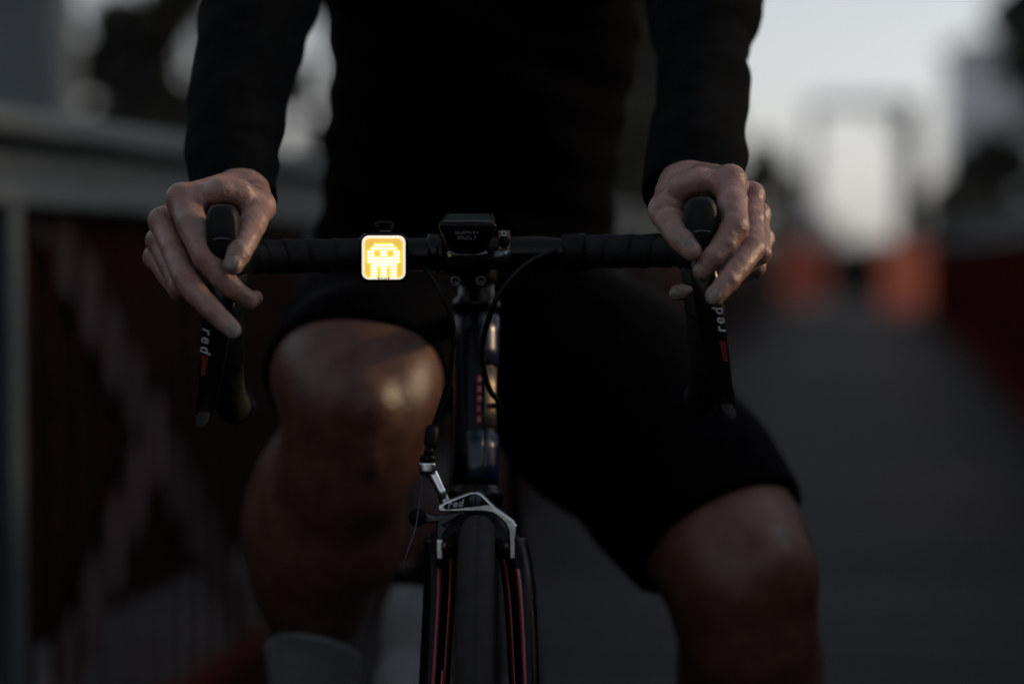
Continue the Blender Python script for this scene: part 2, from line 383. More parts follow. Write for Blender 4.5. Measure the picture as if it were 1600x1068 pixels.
def railing(lat, side, label, a0, a1, pan_mat, bar_near):
    """side = +1 when the path lies towards +lat"""
    barm = M_leftbar if side > 0 else M_redbar
    root = empty('railing', B(lat, a0, 0)); tag(root, label, 'railing')
    L = a1 - a0; mid = (a0 + a1) / 2
    link('top_rail', box('top_rail', B(lat, mid, ZTOP - .022), .15, L, .044, BM), M_steel, root, False)
    bevel(bpy.context.scene.objects[-1] if False else root.children[-1], .012, 2)
    o = link('side_rail', box('side_rail', B(lat - side * .018, mid, ZTOP - .075), .06, L, .058, BM), M_steel, root, False)
    o = link('lower_rail', box('lower_rail', B(lat + side * .01, mid, ZTOP - .124), .10, L, .036, BM), M_steel, root, False); bevel(o, .008, 2)
    o = link('bottom_rail', box('bottom_rail', B(lat, mid, .085), .05, L, .04, BM), M_redbar, root, False)
    link('toe_board', box('toe_board', B(lat + side * .03, mid, .042), .02, L, .09, BM), barm, root, False)
    n = 0; a = a0 + .2
    ps = None
    posts = []
    while a < a1:
        posts.append(a); a += 1.94
    for a in posts:
        o = link('post', box('post', B(lat + side * .042, a, .49), .030, .055, .975, BM), M_steel if side > 0 else M_redbar, root, False); bevel(o, .006, 2)
    for a in posts:
        e = min(a + 1.94, a1)
        if e - a < .3: continue
        link('panel', box('panel', B(lat - side * .05, (a + e) / 2, .625), .012, e - a - .01, .69, BM), pan_mat, root, False)
        # braces of flat bar in front of the panel: one falling across the bay, a short one rising to meet it
        cm = (a + e) / 2; th = math.atan2(.86, 1.24)
        for sg, z0, z1, y0, y1 in ((1, .98, .12, cm - .62, cm + .62), (-1, .12, .60, cm - .70, cm - .02)):
            Mx = BM @ Matrix.Rotation(math.atan2(z1 - z0, y1 - y0), 3, 'X')
            link('brace', box('brace', B(lat - side * (.022 + .006 * sg), (y0 + y1) / 2, (z0 + z1) / 2), .008, math.hypot(y1 - y0, z1 - z0), .12, Mx), (M_brace2 if sg > 0 else M_brace) if side > 0 else M_redbar, root, False)
    bmesh_ = box('bar', (0, 0, 0), .006, .032, .88); bmesh_.materials.append(barm)
    far = bmesh.new(); k = 0; a = a0 + .06
    while a < a1:
        if not any(abs(a - p) < .05 for p in posts):
            if bar_near[0] <= a <= bar_near[1]:
                o = bpy.data.objects.new('bar', bmesh_); COL.objects.link(o); o.parent = root
                o.location = B(lat + side * .012, a, .53) - root.location; o.rotation_euler = (0, 0, -BANG)
            else: box_bm(far, B(lat + side * .012, a, .53), .006, .032, .88, BM)
        a += .12
    o = link('far_bar', from_bm('far_bar', far), barm, root, False); tag(o, kind='stuff')
    return root
# railing bays: a post stands at the photo's left border (3.5 m along)
railing(LATL, 1, 'grey topped railing with dark red bars and pale crossed braces behind the left forearm', 3.31 - .2 - 1.94 * 3, 38, M_redpan, (2.5, 9))
railing(LATR, -1, 'dark red railing with grey top rail along the open side of the boards, right border', -1.5, 33, M_redpan, (9, 14))
for la, aa, lb, ab, lab in ((-2.1, 36.4, -.55, 39.6, 'added barrier standing in for the sunlit far railing, left of the dark hedge'), (.24, 34.4, 1.25, 36.5, 'added barrier standing in for the sunlit far railing, right of the dark hedge')):
    root = empty('rail_stand_in', B((la + lb) / 2, (aa + ab) / 2, 0)); tag(root, lab, 'barrier', 'added barriers standing in for the sunlit far railing')  # added panels turned to the sun, standing in for the lit far railing
    ln = math.hypot(lb - la, ab - aa); Mx = BM @ Matrix.Rotation(-math.atan2(lb - la, ab - aa), 3, 'Z')
    for i in range(3):
        t_ = (i + .5) / 3; x = la + (lb - la) * t_; y = aa + (ab - aa) * t_
        link('panel', box('panel', B(x, y, .52), .04, ln / 3 - .06, .90, Mx), M_orange, root, False)
        link('post', box('post', B(la + (lb - la) * i / 3, aa + (ab - aa) * i / 3, .52), .07, .07, 1.04, Mx), M_orange, root, False)
    link('top_rail', box('top_rail', B((la + lb) / 2, (aa + ab) / 2, 1.0), .08, ln, .06, Mx), M_orange, root, False)

# portal frame over the end of the bridge
pr = empty('portal_frame', B(-.2, 42, 0)); tag(pr, 'grey steel portal frame standing over the far end of the bridge', 'portal')
for x, wd, m in ((-.89, .20, M_build), (.74, .38, M_steel)):
    o = link('column', box('column', B(x, 42, 1.55), wd, .25, 3.8, BM), m, pr, False); bevel(o, .03)
o = link('crossbeam', box('crossbeam', B(-.08, 42, 3.40), 1.42, .2, .2, BM), M_build, pr, False); bevel(o, .03)
o = link('brace', box('brace', B(.30, 42, 3.1), .07, .07, .8, BM @ Matrix.Rotation(R(-45), 3, 'Y')), M_steel, pr, False)

# concrete pylon beyond the left railing
py = link('bridge_pylon', prism('bridge_pylon', [P(-330, 700, 9.0), P(92, 700, 9.0), P(86, -500, 9.0), P(-280, -500, 9.0)], Vector((-.15, 1.3, 0))), M_conc, smooth=False); bevel(py, .04, 3)
tag(py, 'tall smooth grey concrete pylon rising behind the railing at the left border', 'pylon')

# pale building far off on the right
bx = P(1570, 390, 130)
bd = empty('far_building', (bx.x, bx.y, -.35)); tag(bd, 'pale grey tower block far behind the railing at the right border', 'building')
link('wall', box('wall', (bx.x, bx.y, 5.6), 5.2, 8, 12), M_build, bd, False)
link('roof', box('roof', (bx.x, bx.y, 11.75), 5.6, 8.4, .3), M_conc, bd, False)
wm = box('window', (0, 0, 0), .9, .08, 1.1); wm.materials.append(M_glass)
for r_ in range(4):
    for c_ in range(3):
        o = bpy.data.objects.new('window', wm); COL.objects.link(o); o.parent = bd
        o.location = Vector((bx.x - 1.6 + 1.6 * c_, bx.y - 4.02, 2.4 + 2.5 * r_)) - bd.location

# ------------------------------------------------------------------ trees
def tree(name, x, y, top, hw, crown_lo, label, leaves=2600, lmat=None, leaf=.26, lean=0., group='trees beyond the bridge', dens=1.):
    rng = np.random.default_rng(zlib.crc32(label.encode()))
    root = empty(name, (x, y, -.35)); tag(root, label, 'tree', group)
    tr = [Vector((x, y, -.35)), Vector((x + lean * .3, y, crown_lo)), Vector((x + lean, y + .1, top * .8))]
    rr = max(.09, top * .022)
    me = tube('trunk', [Vector(p) for p in spline(tr, 5)], list(np.linspace(rr, rr * .3, 11)), 8)
    t_ = link('trunk', me, M_bark, root)
    cc = []
    nb = 11
    for i in range(nb):
        a = rng.uniform(0, 6.28); q = rng.uniform(.35, .95); h_ = crown_lo + (top - crown_lo) * (i + .6) / nb
        prof = math.sin(math.pi * min(1, max(.12, (h_ - crown_lo) / (top - crown_lo) * .85 + .12))) ** .6
        e = Vector((x + lean * .7 + math.cos(a) * hw * q * prof, y + math.sin(a) * hw * q * prof, h_))
        cc.append((e, hw * rng.uniform(.26, .46)))
        st = Vector((x + lean * .5, y, crown_lo + (h_ - crown_lo) * .5))
        lm = tube('limb', [st, (st + e) / 2 + Vector((0, 0, -.1 * hw)), e], [rr * .4, rr * .28, rr * .1], 6)
        link('limb', lm, M_bark, root)
    n = leaves
    ci = rng.integers(0, len(cc), n); C = np.array([list(cc[i][0]) for i in ci]); Rr = np.array([cc[i][1] for i in ci])
    dv = rng.normal(size=(n, 3)); dv /= np.linalg.norm(dv, axis=1)[:, None]
    pos = C + dv * (Rr * rng.uniform(.15, 1.05, n) ** .6)[:, None] * np.array([1, 1, .75])
    u = rng.normal(size=(n, 3)); u /= np.linalg.norm(u, axis=1)[:, None]; v = np.cross(u, rng.normal(size=(n, 3))); v /= np.linalg.norm(v, axis=1)[:, None]
    sz = (leaf * rng.uniform(.6, 1.4, n))[:, None]
    V = np.stack([pos - u * sz, pos - v * sz * .5, pos + u * sz, pos + v * sz * .5], 1).reshape(-1, 3)
    F = np.arange(4 * n).reshape(-1, 4)
    link('crown', mesh_np('crown', V, F), lmat or M_leaf, root, False)
    return root
def tree_px(px, d, ytop, hwpx, lab, lo=.25, **k):
    p = P(px, 390, d); top = CAM_H + (390 - ytop) / FPX * d
    return tree('broadleaf_tree', p.x, p.y, top, hwpx / FPX * d, max(.3, top * lo), lab, **k)
tree_px(225, 24, 20, 120, 'dark broadleaf tree behind the railing, between pylon and left forearm', lo=.2, leaves=5200, leaf=.17)
tree_px(140, 30, 75, 70, 'lower dark tree right beside the concrete pylon', lo=.2, leaves=2600, leaf=.17)
tree_px(330, 22, -160, 105, 'tall dark tree directly behind the left forearm', lo=.2, leaves=5200, leaf=.17)
tree_px(515, 40, -70, 95, 'thin tree seen through the gap between the left arm and the torso', lo=.3, leaves=3000, leaf=.24)
tree_px(760, 48, -160, 130, 'tall tree hidden behind the middle of the rider', lo=.2)
tree_px(1000, 44, -60, 100, 'olive green tree seen between the torso and the right arm', lo=.12, leaves=9000, lmat=M_leaf2)
tree_px(1120, 60, 175, 85, 'low olive tree behind the right sleeve cuff', lo=.1, leaves=3000, lmat=M_leaf2, leaf=.3)
tree_px(1200, 75, 230, 55, 'small rounded tree just right of the right hand, left of the portal frame', lo=.1, leaves=2200, lmat=M_leaf2, leaf=.3)
tree_px(1530, 62, 215, 75, 'bushy tree in front of the pale tower block at the right border', lo=.15, leaves=2400, leaf=.28)
tree_px(1640, 40, 120, 70, 'dark tree half out of the frame at the right border', lo=.15, leaves=2600, leaf=.22)
tree_px(1470, 90, 290, 60, 'small far tree right of the portal frame', lo=.1, leaves=1600, lmat=M_leaf2, leaf=.35)
tree_px(1050, 52, -20, 80, 'second olive tree close behind the one between the torso and the right arm', lo=.1, leaves=9000, lmat=M_leaf2)
tree_px(960, 38, -40, 70, 'darker tree half hidden by the right side of the torso', lo=.12, leaves=7000)
# overhanging branch at the top right corner: a tree standing outside the frame
p = P(1760, 390, 26)
tree('tall_tree', p.x, p.y, 5.4, 1.45, 2.75, 'tall tree whose leafy branches hang into the top right corner', leaves=4200, leaf=.15, lean=-.1)
# unseen trees added on the open side to keep the low sun off the left railing
for a_, l_, h_, w_ in ((6.9, 5.2, 5.6, 'nearest'), (7.5, 4.5, 6.4, 'second'), (9.6, 5.4, 7.2, 'third'), (13.4, 5.2, 6.6, 'fourth'), (17.6, 5.6, 7.5, 'fifth'), (22.5, 5.4, 6.8, 'farthest')):
    p = B(l_, a_, 0)
    tree('tall_tree', p.x, p.y, h_, 1.3 if a_ < 7.2 else 1.6, .9, w_ + ' tall leafy tree from the rider in the row beside the right railing', leaves=6500, leaf=.24, group='unseen trees added to shade the left railing')
def bush(name, c, rx, ry, rz, lab, n=1600, leaf=.09, m=None):
    dv = rng.normal(size=(n, 3)); dv /= np.linalg.norm(dv, axis=1)[:, None]
    pos = np.array(c) + dv * rng.uniform(.3, 1., n)[:, None] ** .4 * np.array([rx, ry, rz]) * (1 + .15 * np.sin(dv[:, :1] * 9 + dv[:, 1:2] * 7))
    u = rng.normal(size=(n, 3)); u /= np.linalg.norm(u, axis=1)[:, None]; v = np.cross(u, rng.normal(size=(n, 3))); v /= np.linalg.norm(v, axis=1)[:, None]
    sz = (leaf * rng.uniform(.6, 1.4, n))[:, None]
    V = np.stack([pos - u * sz, pos - v * sz * .5, pos + u * sz, pos + v * sz * .5], 1).reshape(-1, 3)
    root = empty(name, (c[0], c[1], -.35)); tag(root, lab, 'hedge' if 'hedge' in name else 'bush')
    link('foliage', mesh_np('foliage', V, np.arange(4 * n).reshape(-1, 4)), m or M_leaf, root, False)
    link('stem', tube('stem', [Vector((c[0], c[1], -.35)), Vector((c[0], c[1], c[2]))], [.05, .02], 6), M_bark, root)
c = P(1362, 425, 50); bush('dark_hedge', (c.x, c.y, .3), .85, .7, .75, 'dark hedge closing the far end of the boards under the bright sky', 2600)
c = P(990, 290, 36); bush('olive_bush', (c.x, c.y, 1.55), 1.1, .8, 1.9, 'tall olive bush filling the gap between the torso and the right hand', 5200, .10, M_leaf2)
c = P(1240, 350, 62); bush('grey_bush', (c.x, c.y, .6), 1.3, 1, 1.6, 'loose olive bush left of the portal frame', 2000, .14, M_leaf2)
c = P(1500, 350, 55); bush('grey_bush', (c.x, c.y, .6), 1.3, 1, 1.5, 'dark bush behind the railing right of the portal frame', 2000, .14)

# ------------------------------------------------------------------ bicycle
X0 = -.034
bike = empty('bicycle', (X0, 2.08, 0)); tag(bike, 'dark road bicycle with black drop bar facing the camera on the boards', 'bicycle')
HC = P(728, 396, 2.20); ROLL = R(.9)
HR = Vector((math.cos(ROLL), 0, math.sin(ROLL))); HU = Vector((-math.sin(ROLL), 0, math.cos(ROLL))); HF = Vector((0, -1, 0))
def H(s, f, u): return HC + HR * s + HF * f + HU * u
bar = link('handlebar', tube('handlebar', [H(s, 0, 0) for s in np.linspace(-.15, .15, 12)], [.0125] * 3 + [.0158] * 6 + [.0125] * 3, 20), M_gloss, bike)
def half_path(sg, s0):
    c = [(s0, 0, 0), (.12, 0, 0), (.165, .003, 0), (.192, .018, 0), (.203, .048, 0), (.204, .078, -.006), (.206, .094, -.030), (.208, .094, -.062), (.211, .078, -.098), (.213, .046, -.124), (.214, .0, -.136), (.215, -.05, -.139)]
    return [H(sg * a, b, e) for a, b, e in spline(c, 14)]
for sg in (-1, 1):
    pts = half_path(sg, .075 if sg < 0 else .107)
    cum = [0]
    for i in range(1, len(pts)): cum.append(cum[-1] + (pts[i] - pts[i - 1]).length)
    # resample finely so the wrapped edges show
    n = 420; q = np.linspace(0, cum[-1], n); A = np.array([list(p) for p in pts])
    fine = [Vector((np.interp(t_, cum, A[:, 0]), np.interp(t_, cum, A[:, 1]), np.interp(t_, cum, A[:, 2]))) for t_ in q]
    stp = cum[-1] / n
    def wrap(i, a, stp=stp, sg=sg):
        ph = (i * stp / .0235 + sg * a / (2 * math.pi)) % 1.
        return 1 + .075 * ph - (.03 if ph > .95 else 0) + .012 * math.sin(i * stp * 310 + 3 * a)
    link('bar_tape', tube('bar_tape', fine, .0148, 26, rfun=wrap), M_tape, bike)
    e = fine[-1]; e2 = (fine[-1] - fine[-4]).normalized()
    link('bar_plug', lathe('bar_plug', [(.0, -.004), (.0158, -.004), (.0162, .0), (.013, .004), (.0, .005)], e, e2, 20), M_black, bike)
link('finishing_tape', tube('finishing_tape', [H(s, 0, 0) for s in (.088, .095, .102, .1085)], [.0162, .0168, .0168, .0166], 24), M_rubber, bike)

def superring(c, ax_u, ax_v, hw, hh, n=24, e=2.6):
    out = []
    for k in range(n):
        a = 2 * math.pi * k / n; ca, sa = math.cos(a), math.sin(a)
        out.append(c + ax_u * (hw * math.copysign(abs(ca) ** (2 / e), ca)) + ax_v * (hh * math.copysign(abs(sa) ** (2 / e), sa)))
    return out
for sg in (-1, 1):
    prof = [(.050, -.001, .0170, .0180), (.068, 0, .0178, .0205), (.09, .003, .0172, .0212), (.115, .008, .0160, .0220), (.132, .0130, .0150, .0245), (.146, .0185, .0150, .0250), (.156, .0210, .0146, .0240), (.1625, .0215, .0132, .0218), (.1655, .0215, .0112, .0188)]
    pr_ = spline(prof, 5); sh = lambda f: .204 - .02 * max(0, f - .06)
    hood = link('brake_hood', loft('brake_hood', [superring(H(sg * sh(a), a, b), HR, HU, c_, d_, 28, 3.2) for a, b, c_, d_ in pr_]), M_rubber, bike)
    rg = []
    for k in (0, 1, 2, 3):
        f_ = .158 + .0035 * math.sin(k)
    link('hood_ridge', tube('hood_ridge', [H(sg * (sh(.16) + t_ * .0085), .1668 - .0030 * abs(t_), .0145 + .0015 * (1 - t_ * t_)) for t_ in np.linspace(-1, 1, 9)], .0013, 8), M_dalloy, hood)
    # brake lever blade
    lc = [(.2035, .138, .002, .0085, .009), (.205, .150, -.022, .0115, .0085), (.209, .151, -.050, .0122, .0075), (.2135, .146, -.080, .0112, .0065), (.2185, .1395, -.110, .0095, .0058), (.2225, .138, -.130, .0085, .0052), (.2245, .140, -.137, .0060, .004), (.2252, .141, -.1395, .003, .002)]
    ls = spline(lc, 6); rings = []
    cs = [H(sg * a, b, c_) for a, b, c_, _, _ in ls]; _, T, _ = frames(cs)
    for i, (a, b, c_, hw, hh) in enumerate(ls):
        nv = T[i].cross(HR).normalized(); rings.append(superring(cs[i], T[i].cross(nv).normalized(), nv, hw, hh, 20, 2.3))
    lev = link('brake_lever', loft('brake_lever', rings), M_gloss, bike)
    # lettering runs along the outer edge of the blade
    i = min(range(len(ls)), key=lambda q: abs(ls[q][2] + (.068 if sg < 0 else .060))); cdir = T[i]; out = HR * sg
    pos = cs[i] + out * .0062 + HF * .0078
    rt = cdir if sg < 0 else -cdir
    me = text_mesh('lettering', 'red', .0125, facing(pos, rt, HR * (1 if sg < 0 else -1) if False else (HR if sg < 0 else -HR)), .0004, .25, .0001, 1.35)
    link('lettering', me, M_white, lev, False)
    j = min(range(len(ls)), key=lambda q: abs(ls[q][2] + (.091 if sg < 0 else .085)))
    pc = cs[j] + out * .0060 + HF * .0066
    link('red_flash', prism('red_flash', [pc - HR * .0026 + T[j] * -.008, pc + HR * .0028 + T[j] * -.008, pc + HR * .0022 + T[j] * .010, pc - HR * .0016 + T[j] * .010], HF * -.002), M_red, lev, False)
    k_ = len(ls) - 9
    link('lever_tip', loft('lever_tip', [superring(cs[i] + HF * .0016 , HR, T[i], .006 * q, .012 * q, 16, 2) for q, i in ((1, k_),)] + [superring(cs[k_] + HF * (.0052), HR, T[k_], .0052, .011, 16, 2), superring(cs[k_] + HF * .0060, HR, T[k_], .003, .008, 16, 2)]), M_tyre, lev)

# stem, clamp, headset
SA_T = Vector((X0, 2.285, .854)); SA_B = Vector((X0, 2.233, .684)); SD = (SA_B - SA_T).normalized()
ST = SA_T - SD * .045
link('stem', tube('stem', [HC + Vector((0, .012, 0)), HC + Vector((.003, .05, -.004)), ST], [.0185, .0170, .0195], 20), M_black, bike)
fp = link('stem_faceplate', loft('stem_faceplate', [superring(HC + HF * f_, HR, HU, w_, h_, 24, 4) for f_, w_, h_ in ((-.012, .024, .021), (.006, .024, .022), (.0175, .021, .020), (.021, .017, .016))]), M_black, bike)
for sx in (-1, 1):
    for sz in (-1, 1):
        c = HC + HR * (.0115 * sx + .002) + HU * (-.008 + .014 * sz - .003) + HF * .0205
        link('clamp_bolt', lathe('clamp_bolt', [(.0, -.002), (.0052, -.002), (.0052, .0022), (.0042, .003), (.0025, .003), (.0024, .001), (.0, .001)], c, HF, 18), M_dalloy, fp)
for sx, wd in ((-1, .030), (1, .006)):
    pass
link('bar_sleeve', tube('bar_sleeve', [H(s, 0, .001) for s in (-.034, -.033, -.026, -.0245)], [.0172, .0182, .0182, .0178], 24), M_gloss, bike)
link('steerer', tube('steerer', [ST - SD * .022, ST + SD * .05], .0155, 20), M_black, bike)
link('stem_clamp', tube('stem_clamp', [ST - SD * .02, ST - SD * .018, ST + SD * .018, ST + SD * .02], [.018, .020, .020, .018], 24), M_black, bike)
def tilt_lathe(name, prof, m, par=bike, seg=40): return link(name, lathe(name, prof, SA_T, SD, seg), m, par)
HTL = (SA_B - SA_T).length
ht = tilt_lathe('head_tube', [(.0, .004), (.0205, .004), (.0208, .03), (.0205, .09), (.0208, .14), (.0212, HTL - .004), (.0, HTL - .004)], M_frame)
tilt_lathe('headset_cap', [(.0, -.026), (.0165, -.026), (.0172, -.012), (.0215, -.008), (.0235, -.002), (.0225, .004), (.0, .004)], M_gloss)
tilt_lathe('lower_headset', [(.0, HTL - .006), (.0225, HTL - .006), (.0255, HTL - .001), (.0262, HTL + .006), (.0245, HTL + .012), (.0, HTL + .012)], M_gloss)
# painted bands and badge of the head tube: shells 0.4 mm proud
def shell(name, a0, a1, h0, h1, m, r=.0213, th=.0005):
    """patch of the head tube between angles (0 = towards the camera, + to the photo's right)"""
    ax = SD; fwd = Vector((0, -1, 0)); fwd = (fwd - ax * fwd.dot(ax)).normalized(); rt = Vector((1, 0, 0))
    def ring(rr): return [[SA_T + ax * h_ + (fwd * math.cos(a) + rt * math.sin(a)) * rr for a in np.linspace(a0, a1, 10)] for h_ in np.linspace(h0, h1, 4)]
    A, Bq = ring(r + th), ring(r - .001); rows = []
    bm = bmesh.new(); VA = [[bm.verts.new(p) for p in row] for row in A]
    for i in range(3):
        for k in range(9): bm.faces.new((VA[i][k], VA[i][k + 1], VA[i + 1][k + 1], VA[i + 1][k]))
    edge = VA[0] + [VA[i][-1] for i in range(1, 4)] + VA[3][-2::-1] + [VA[i][0] for i in (2, 1)]
    low = {v: bm.verts.new(SA_T + (v.co - SA_T).project(ax) + ((v.co - SA_T) - (v.co - SA_T).project(ax)).normalized() * (r - .001)) for v in edge}
    for i in range(len(edge)):
        a, b = edge[i], edge[(i + 1) % len(edge)]; bm.faces.new((a, b, low[b], low[a]))
    return link(name, from_bm(name, bm), m, ht)
shell('blue_band', R(8), R(88), .008, .058, M_blue)
shell('teal_band', R(-20), R(20), .122, .167, M_teal)
shell('blue_band', R(22), R(88), .122, .167, M_blue)
shell('head_badge', R(24), R(62), .060, .118, M_gold)
for i in range(5): shell('red_mark', R(4), R(13), .070 + i * .0095, .0775 + i * .0095, M_pink)

# fork
AX = Vector((-.030, 2.075, .34))
CR = SA_B + SD * .018
link('fork_crown', loft('fork_crown', [superring(CR + SD * h_, Vector((1, 0, 0)), Vector((0, 1, 0)), w_, d_, 28, 2.6) for h_, w_, d_ in ((-.004, .022, .022), (.008, .031, .022), (.022, .042, .022), (.034, .046, .02), (.038, .046, .016))]), M_frame, bike)
for sg in (-1, 1):
    top = CR + SD * .022 + Vector((sg * .0325, 0, 0))
    cl = [top, Vector((-.0295 + sg * .0365, 2.195, .60)), Vector((-.0295 + sg * .0415, 2.150, .50)), Vector((-.030 + sg * .046, 2.105, .40)), AX + Vector((sg * .049, 0, 0))]
    hw = [(.0150, .021), (.0150, .020), (.0135, .018), (.011, .014), (.009, .010)]
    cs = [Vector(v) for v in spline(cl, 6)]; ws = spline(hw, 6)
    fb = link('fork_blade', loft('fork_blade', [superring(c, Vector((1, 0, 0)), Vector((0, 1, 0)), a, b, 24, 2.2) for c, (a, b) in zip(cs, ws)]), M_frame, bike)
    def strip(name, off, wd, m, i0, i1, bulge=None):
        bmx = bmesh.new(); rows = []
        for i in range(i0, i1):
            a, b = ws[i]; row = []
            for q in (off - wd, off, off + wd):
                x = max(-.97, min(.97, q)); yy = b * (1 - abs(x) ** 2.2) ** (1 / 2.2)
                row.append(cs[i] + Vector((x * a, -yy - .0006, 0)))
            row.append(row[2] + Vector((0, .004, 0))); row.insert(0, row[0] + Vector((0, .004, 0)))
            rows.append([bmx.verts.new(p) for p in row])
        for i in range(len(rows) - 1):
            for k in range(4): bmx.faces.new((rows[i][k], rows[i][k + 1], rows[i + 1][k + 1], rows[i + 1][k]))
        return link(name, from_bm(name, bmx), m, fb)
    strip('pink_stripe', sg * .02, .13, M_pink, 4, 24)
    strip('orange_stripe', -sg * .72, .13, M_rorange, 3, 24)
    if sg < 0:
        for k in range(3): strip('orange_patch', -sg * .62, .24 - .05 * abs(k - 1), M_rorange, 10 + k, 12 + k)

# wheels
def wheel(name, cx, cy, hub_w):
    c = Vector((cx, cy, .34)); wr = link(name, lathe(name, [(.308, -.0095), (.322, -.0105), (.323, 0), (.322, .0105), (.308, .0095), (.285, .006), (.280, 0), (.285, -.006), (.308, -.0095)], c, (1, 0, 0), 96), M_gloss, bike)
    pr_ = []
    for k in range(17):
        a = 2 * math.pi * k / 16; pr_.append((.3245 + .0158 * math.cos(a), .0155 * math.sin(a)))
    link('tyre', lathe('tyre', pr_, c, (1, 0, 0), 128), M_tyre, wr)
    link('hub', lathe('hub', [(.0, -hub_w), (.008, -hub_w), (.020, -hub_w * .6), (.021, -hub_w * .5), (.011, -hub_w * .35), (.011, hub_w * .35), (.021, hub_w * .5), (.020, hub_w * .6), (.008, hub_w), (.0, hub_w)], c, (1, 0, 0), 24), M_dalloy, wr)
    for k in range(20):
        a = 2 * math.pi * k / 20; s = 1 if k % 2 else -1; a2 = a + (.5 if k % 4 < 2 else -.5)
        h0 = c + Vector((s * hub_w * .5, math.cos(a2) * .02, math.sin(a2) * .02)); r0 = c + Vector((0, math.cos(a) * .284, math.sin(a) * .284))
        link('spoke', tube('spoke', [h0, r0], .0011, 5), M_black, wr)
    return wr
fw = wheel('front_wheel', AX.x, AX.y, .045)
rw = wheel('rear_wheel', X0 - .002, 3.06, .06)

# frame tubes behind the head tube, saddle, cranks
BBK = Vector((X0, 2.665, .27)); STp = Vector((X0, 2.85, .835)); RA = Vector((X0, 3.06, .34))
link('down_tube', tube('down_tube', [SA_B - SD * .028, BBK], [.021, .024], 20), M_frame, bike)
link('top_tube', tube('top_tube', [SA_T + SD * .011, STp], [.0125, .0125], 20), M_frame, bike)
link('seat_tube', tube('seat_tube', [BBK, STp + (STp - BBK).normalized() * .02], .016, 18), M_frame, bike)
for sg in (-1, 1):
    link('seat_stay', tube('seat_stay', [STp + Vector((sg * .016, 0, -.01)), Vector((X0 + sg * .045, 2.97, .53)), RA + Vector((sg * .066, 0, 0))], [.008, .008, .007], 10), M_frame, bike)
    link('chain_stay', tube('chain_stay', [BBK + Vector((sg * .03, .02, 0)), Vector((X0 + sg * .04, 2.84, .30)), RA + Vector((sg * .066, 0, 0))], [.011, .010, .008], 10), M_frame, bike)
link('seatpost', tube('seatpost', [STp, STp + Vector((0, .012, .045))], .0136, 14), M_black, bike)
sp = spline([(-.12, .018, .008), (-.06, .022, .014), (.02, .035, .018), (.08, .062, .02), (.13, .068, .018), (.15, .05, .01)], 4)
link('saddle', loft('saddle', [superring(Vector((X0, 2.86 + a, .875)), Vector((1, 0, 0)), Vector((0, 0, 1)), b, c_, 20, 2.3) for a, b, c_ in sp]), M_black, bike)
cr = link('chainring', lathe('chainring', [(.070, -.002), (.105, -.002), (.107, 0), (.105, .002), (.070, .002)], BBK + Vector((-.048, 0, 0)), (1, 0, 0), 52), M_dalloy, bike)
link('chain', tube('chain', [BBK + Vector((-.048, .0, .108)), Vector((X0 - .045, 3.06, .38))], .004, 6), M_dalloy, bike)
PED = [(-1, Vector((X0 - .075, 2.545, .37))), (1, Vector((X0 + .075, 2.80, .165)))]
for sg, e in PED:
    link('crank_arm', tube('crank_arm', [BBK + Vector((sg * .06, 0, 0)), e], [.016, .011], 12), M_dalloy, bike)
    link('pedal', box('pedal', e + Vector((sg * .055, 0, 0)), .07, .07, .016), M_black, bike)

# front brake caliper -------------------------------------------------
cal = empty('brake_caliper', P(740, 800, 2.17)); cal.parent = bike; cal.location = P(740, 800, 2.17) - bike.location
DC = 2.155
YB = Vector((0, 1, 0))
def cpoly(name, pts, d, th, m, bv=.0012, par=None):
    o = link(name, prism(name, [P(600 + x / 5.085, 690 + y / 5.085, d) for x, y in pts], YB * th), m, par or cal, False); bevel(o, bv, 3, 25)
    for p_ in o.data.polygons: p_.use_smooth = True
    wn = o.modifiers.new('wn', 'WEIGHTED_NORMAL'); wn.keep_sharp = True
    return o
face = cpoly('front_arm', [(424, 540), (432, 505), (500, 470), (600, 432), (690, 399), (735, 396), (775, 412), (830, 466), (885, 520), (960, 572), (1030, 622), (1060, 668), (1058, 730), (1050, 780), (1050, 935), (992, 935), (990, 780), (982, 700), (960, 650), (905, 600), (860, 568), (760, 556), (560, 560), (448, 560)], DC, .016, M_alloy, .0022)
cpoly('face_inset', [(470, 520), (480, 500), (600, 448), (690, 414), (735, 411), (765, 424), (815, 474), (842, 500), (700, 518), (560, 532), (490, 538)], DC - .0012, .004, M_black, .0006, cal)
bc = P(743, 781, DC - .003)
bolt = link('pivot_bolt', lathe('pivot_bolt', [(0, -.002), (.0055, -.002), (.0056, .001), (.005, .0018), (0, .0018)], bc, HF, 24), M_grey, cal)
link('bolt_slot', box('bolt_slot', bc + HF * .0018, .0009, .0008, .0085), M_black, cal, False)
link('lettering', text_mesh('lettering', 'red', .0090, facing(P(711, 787, DC - .0017), (1, 0, .10), (0, 0, 1)), .0003, .3, .00022, 1.15), M_white, cal, False)
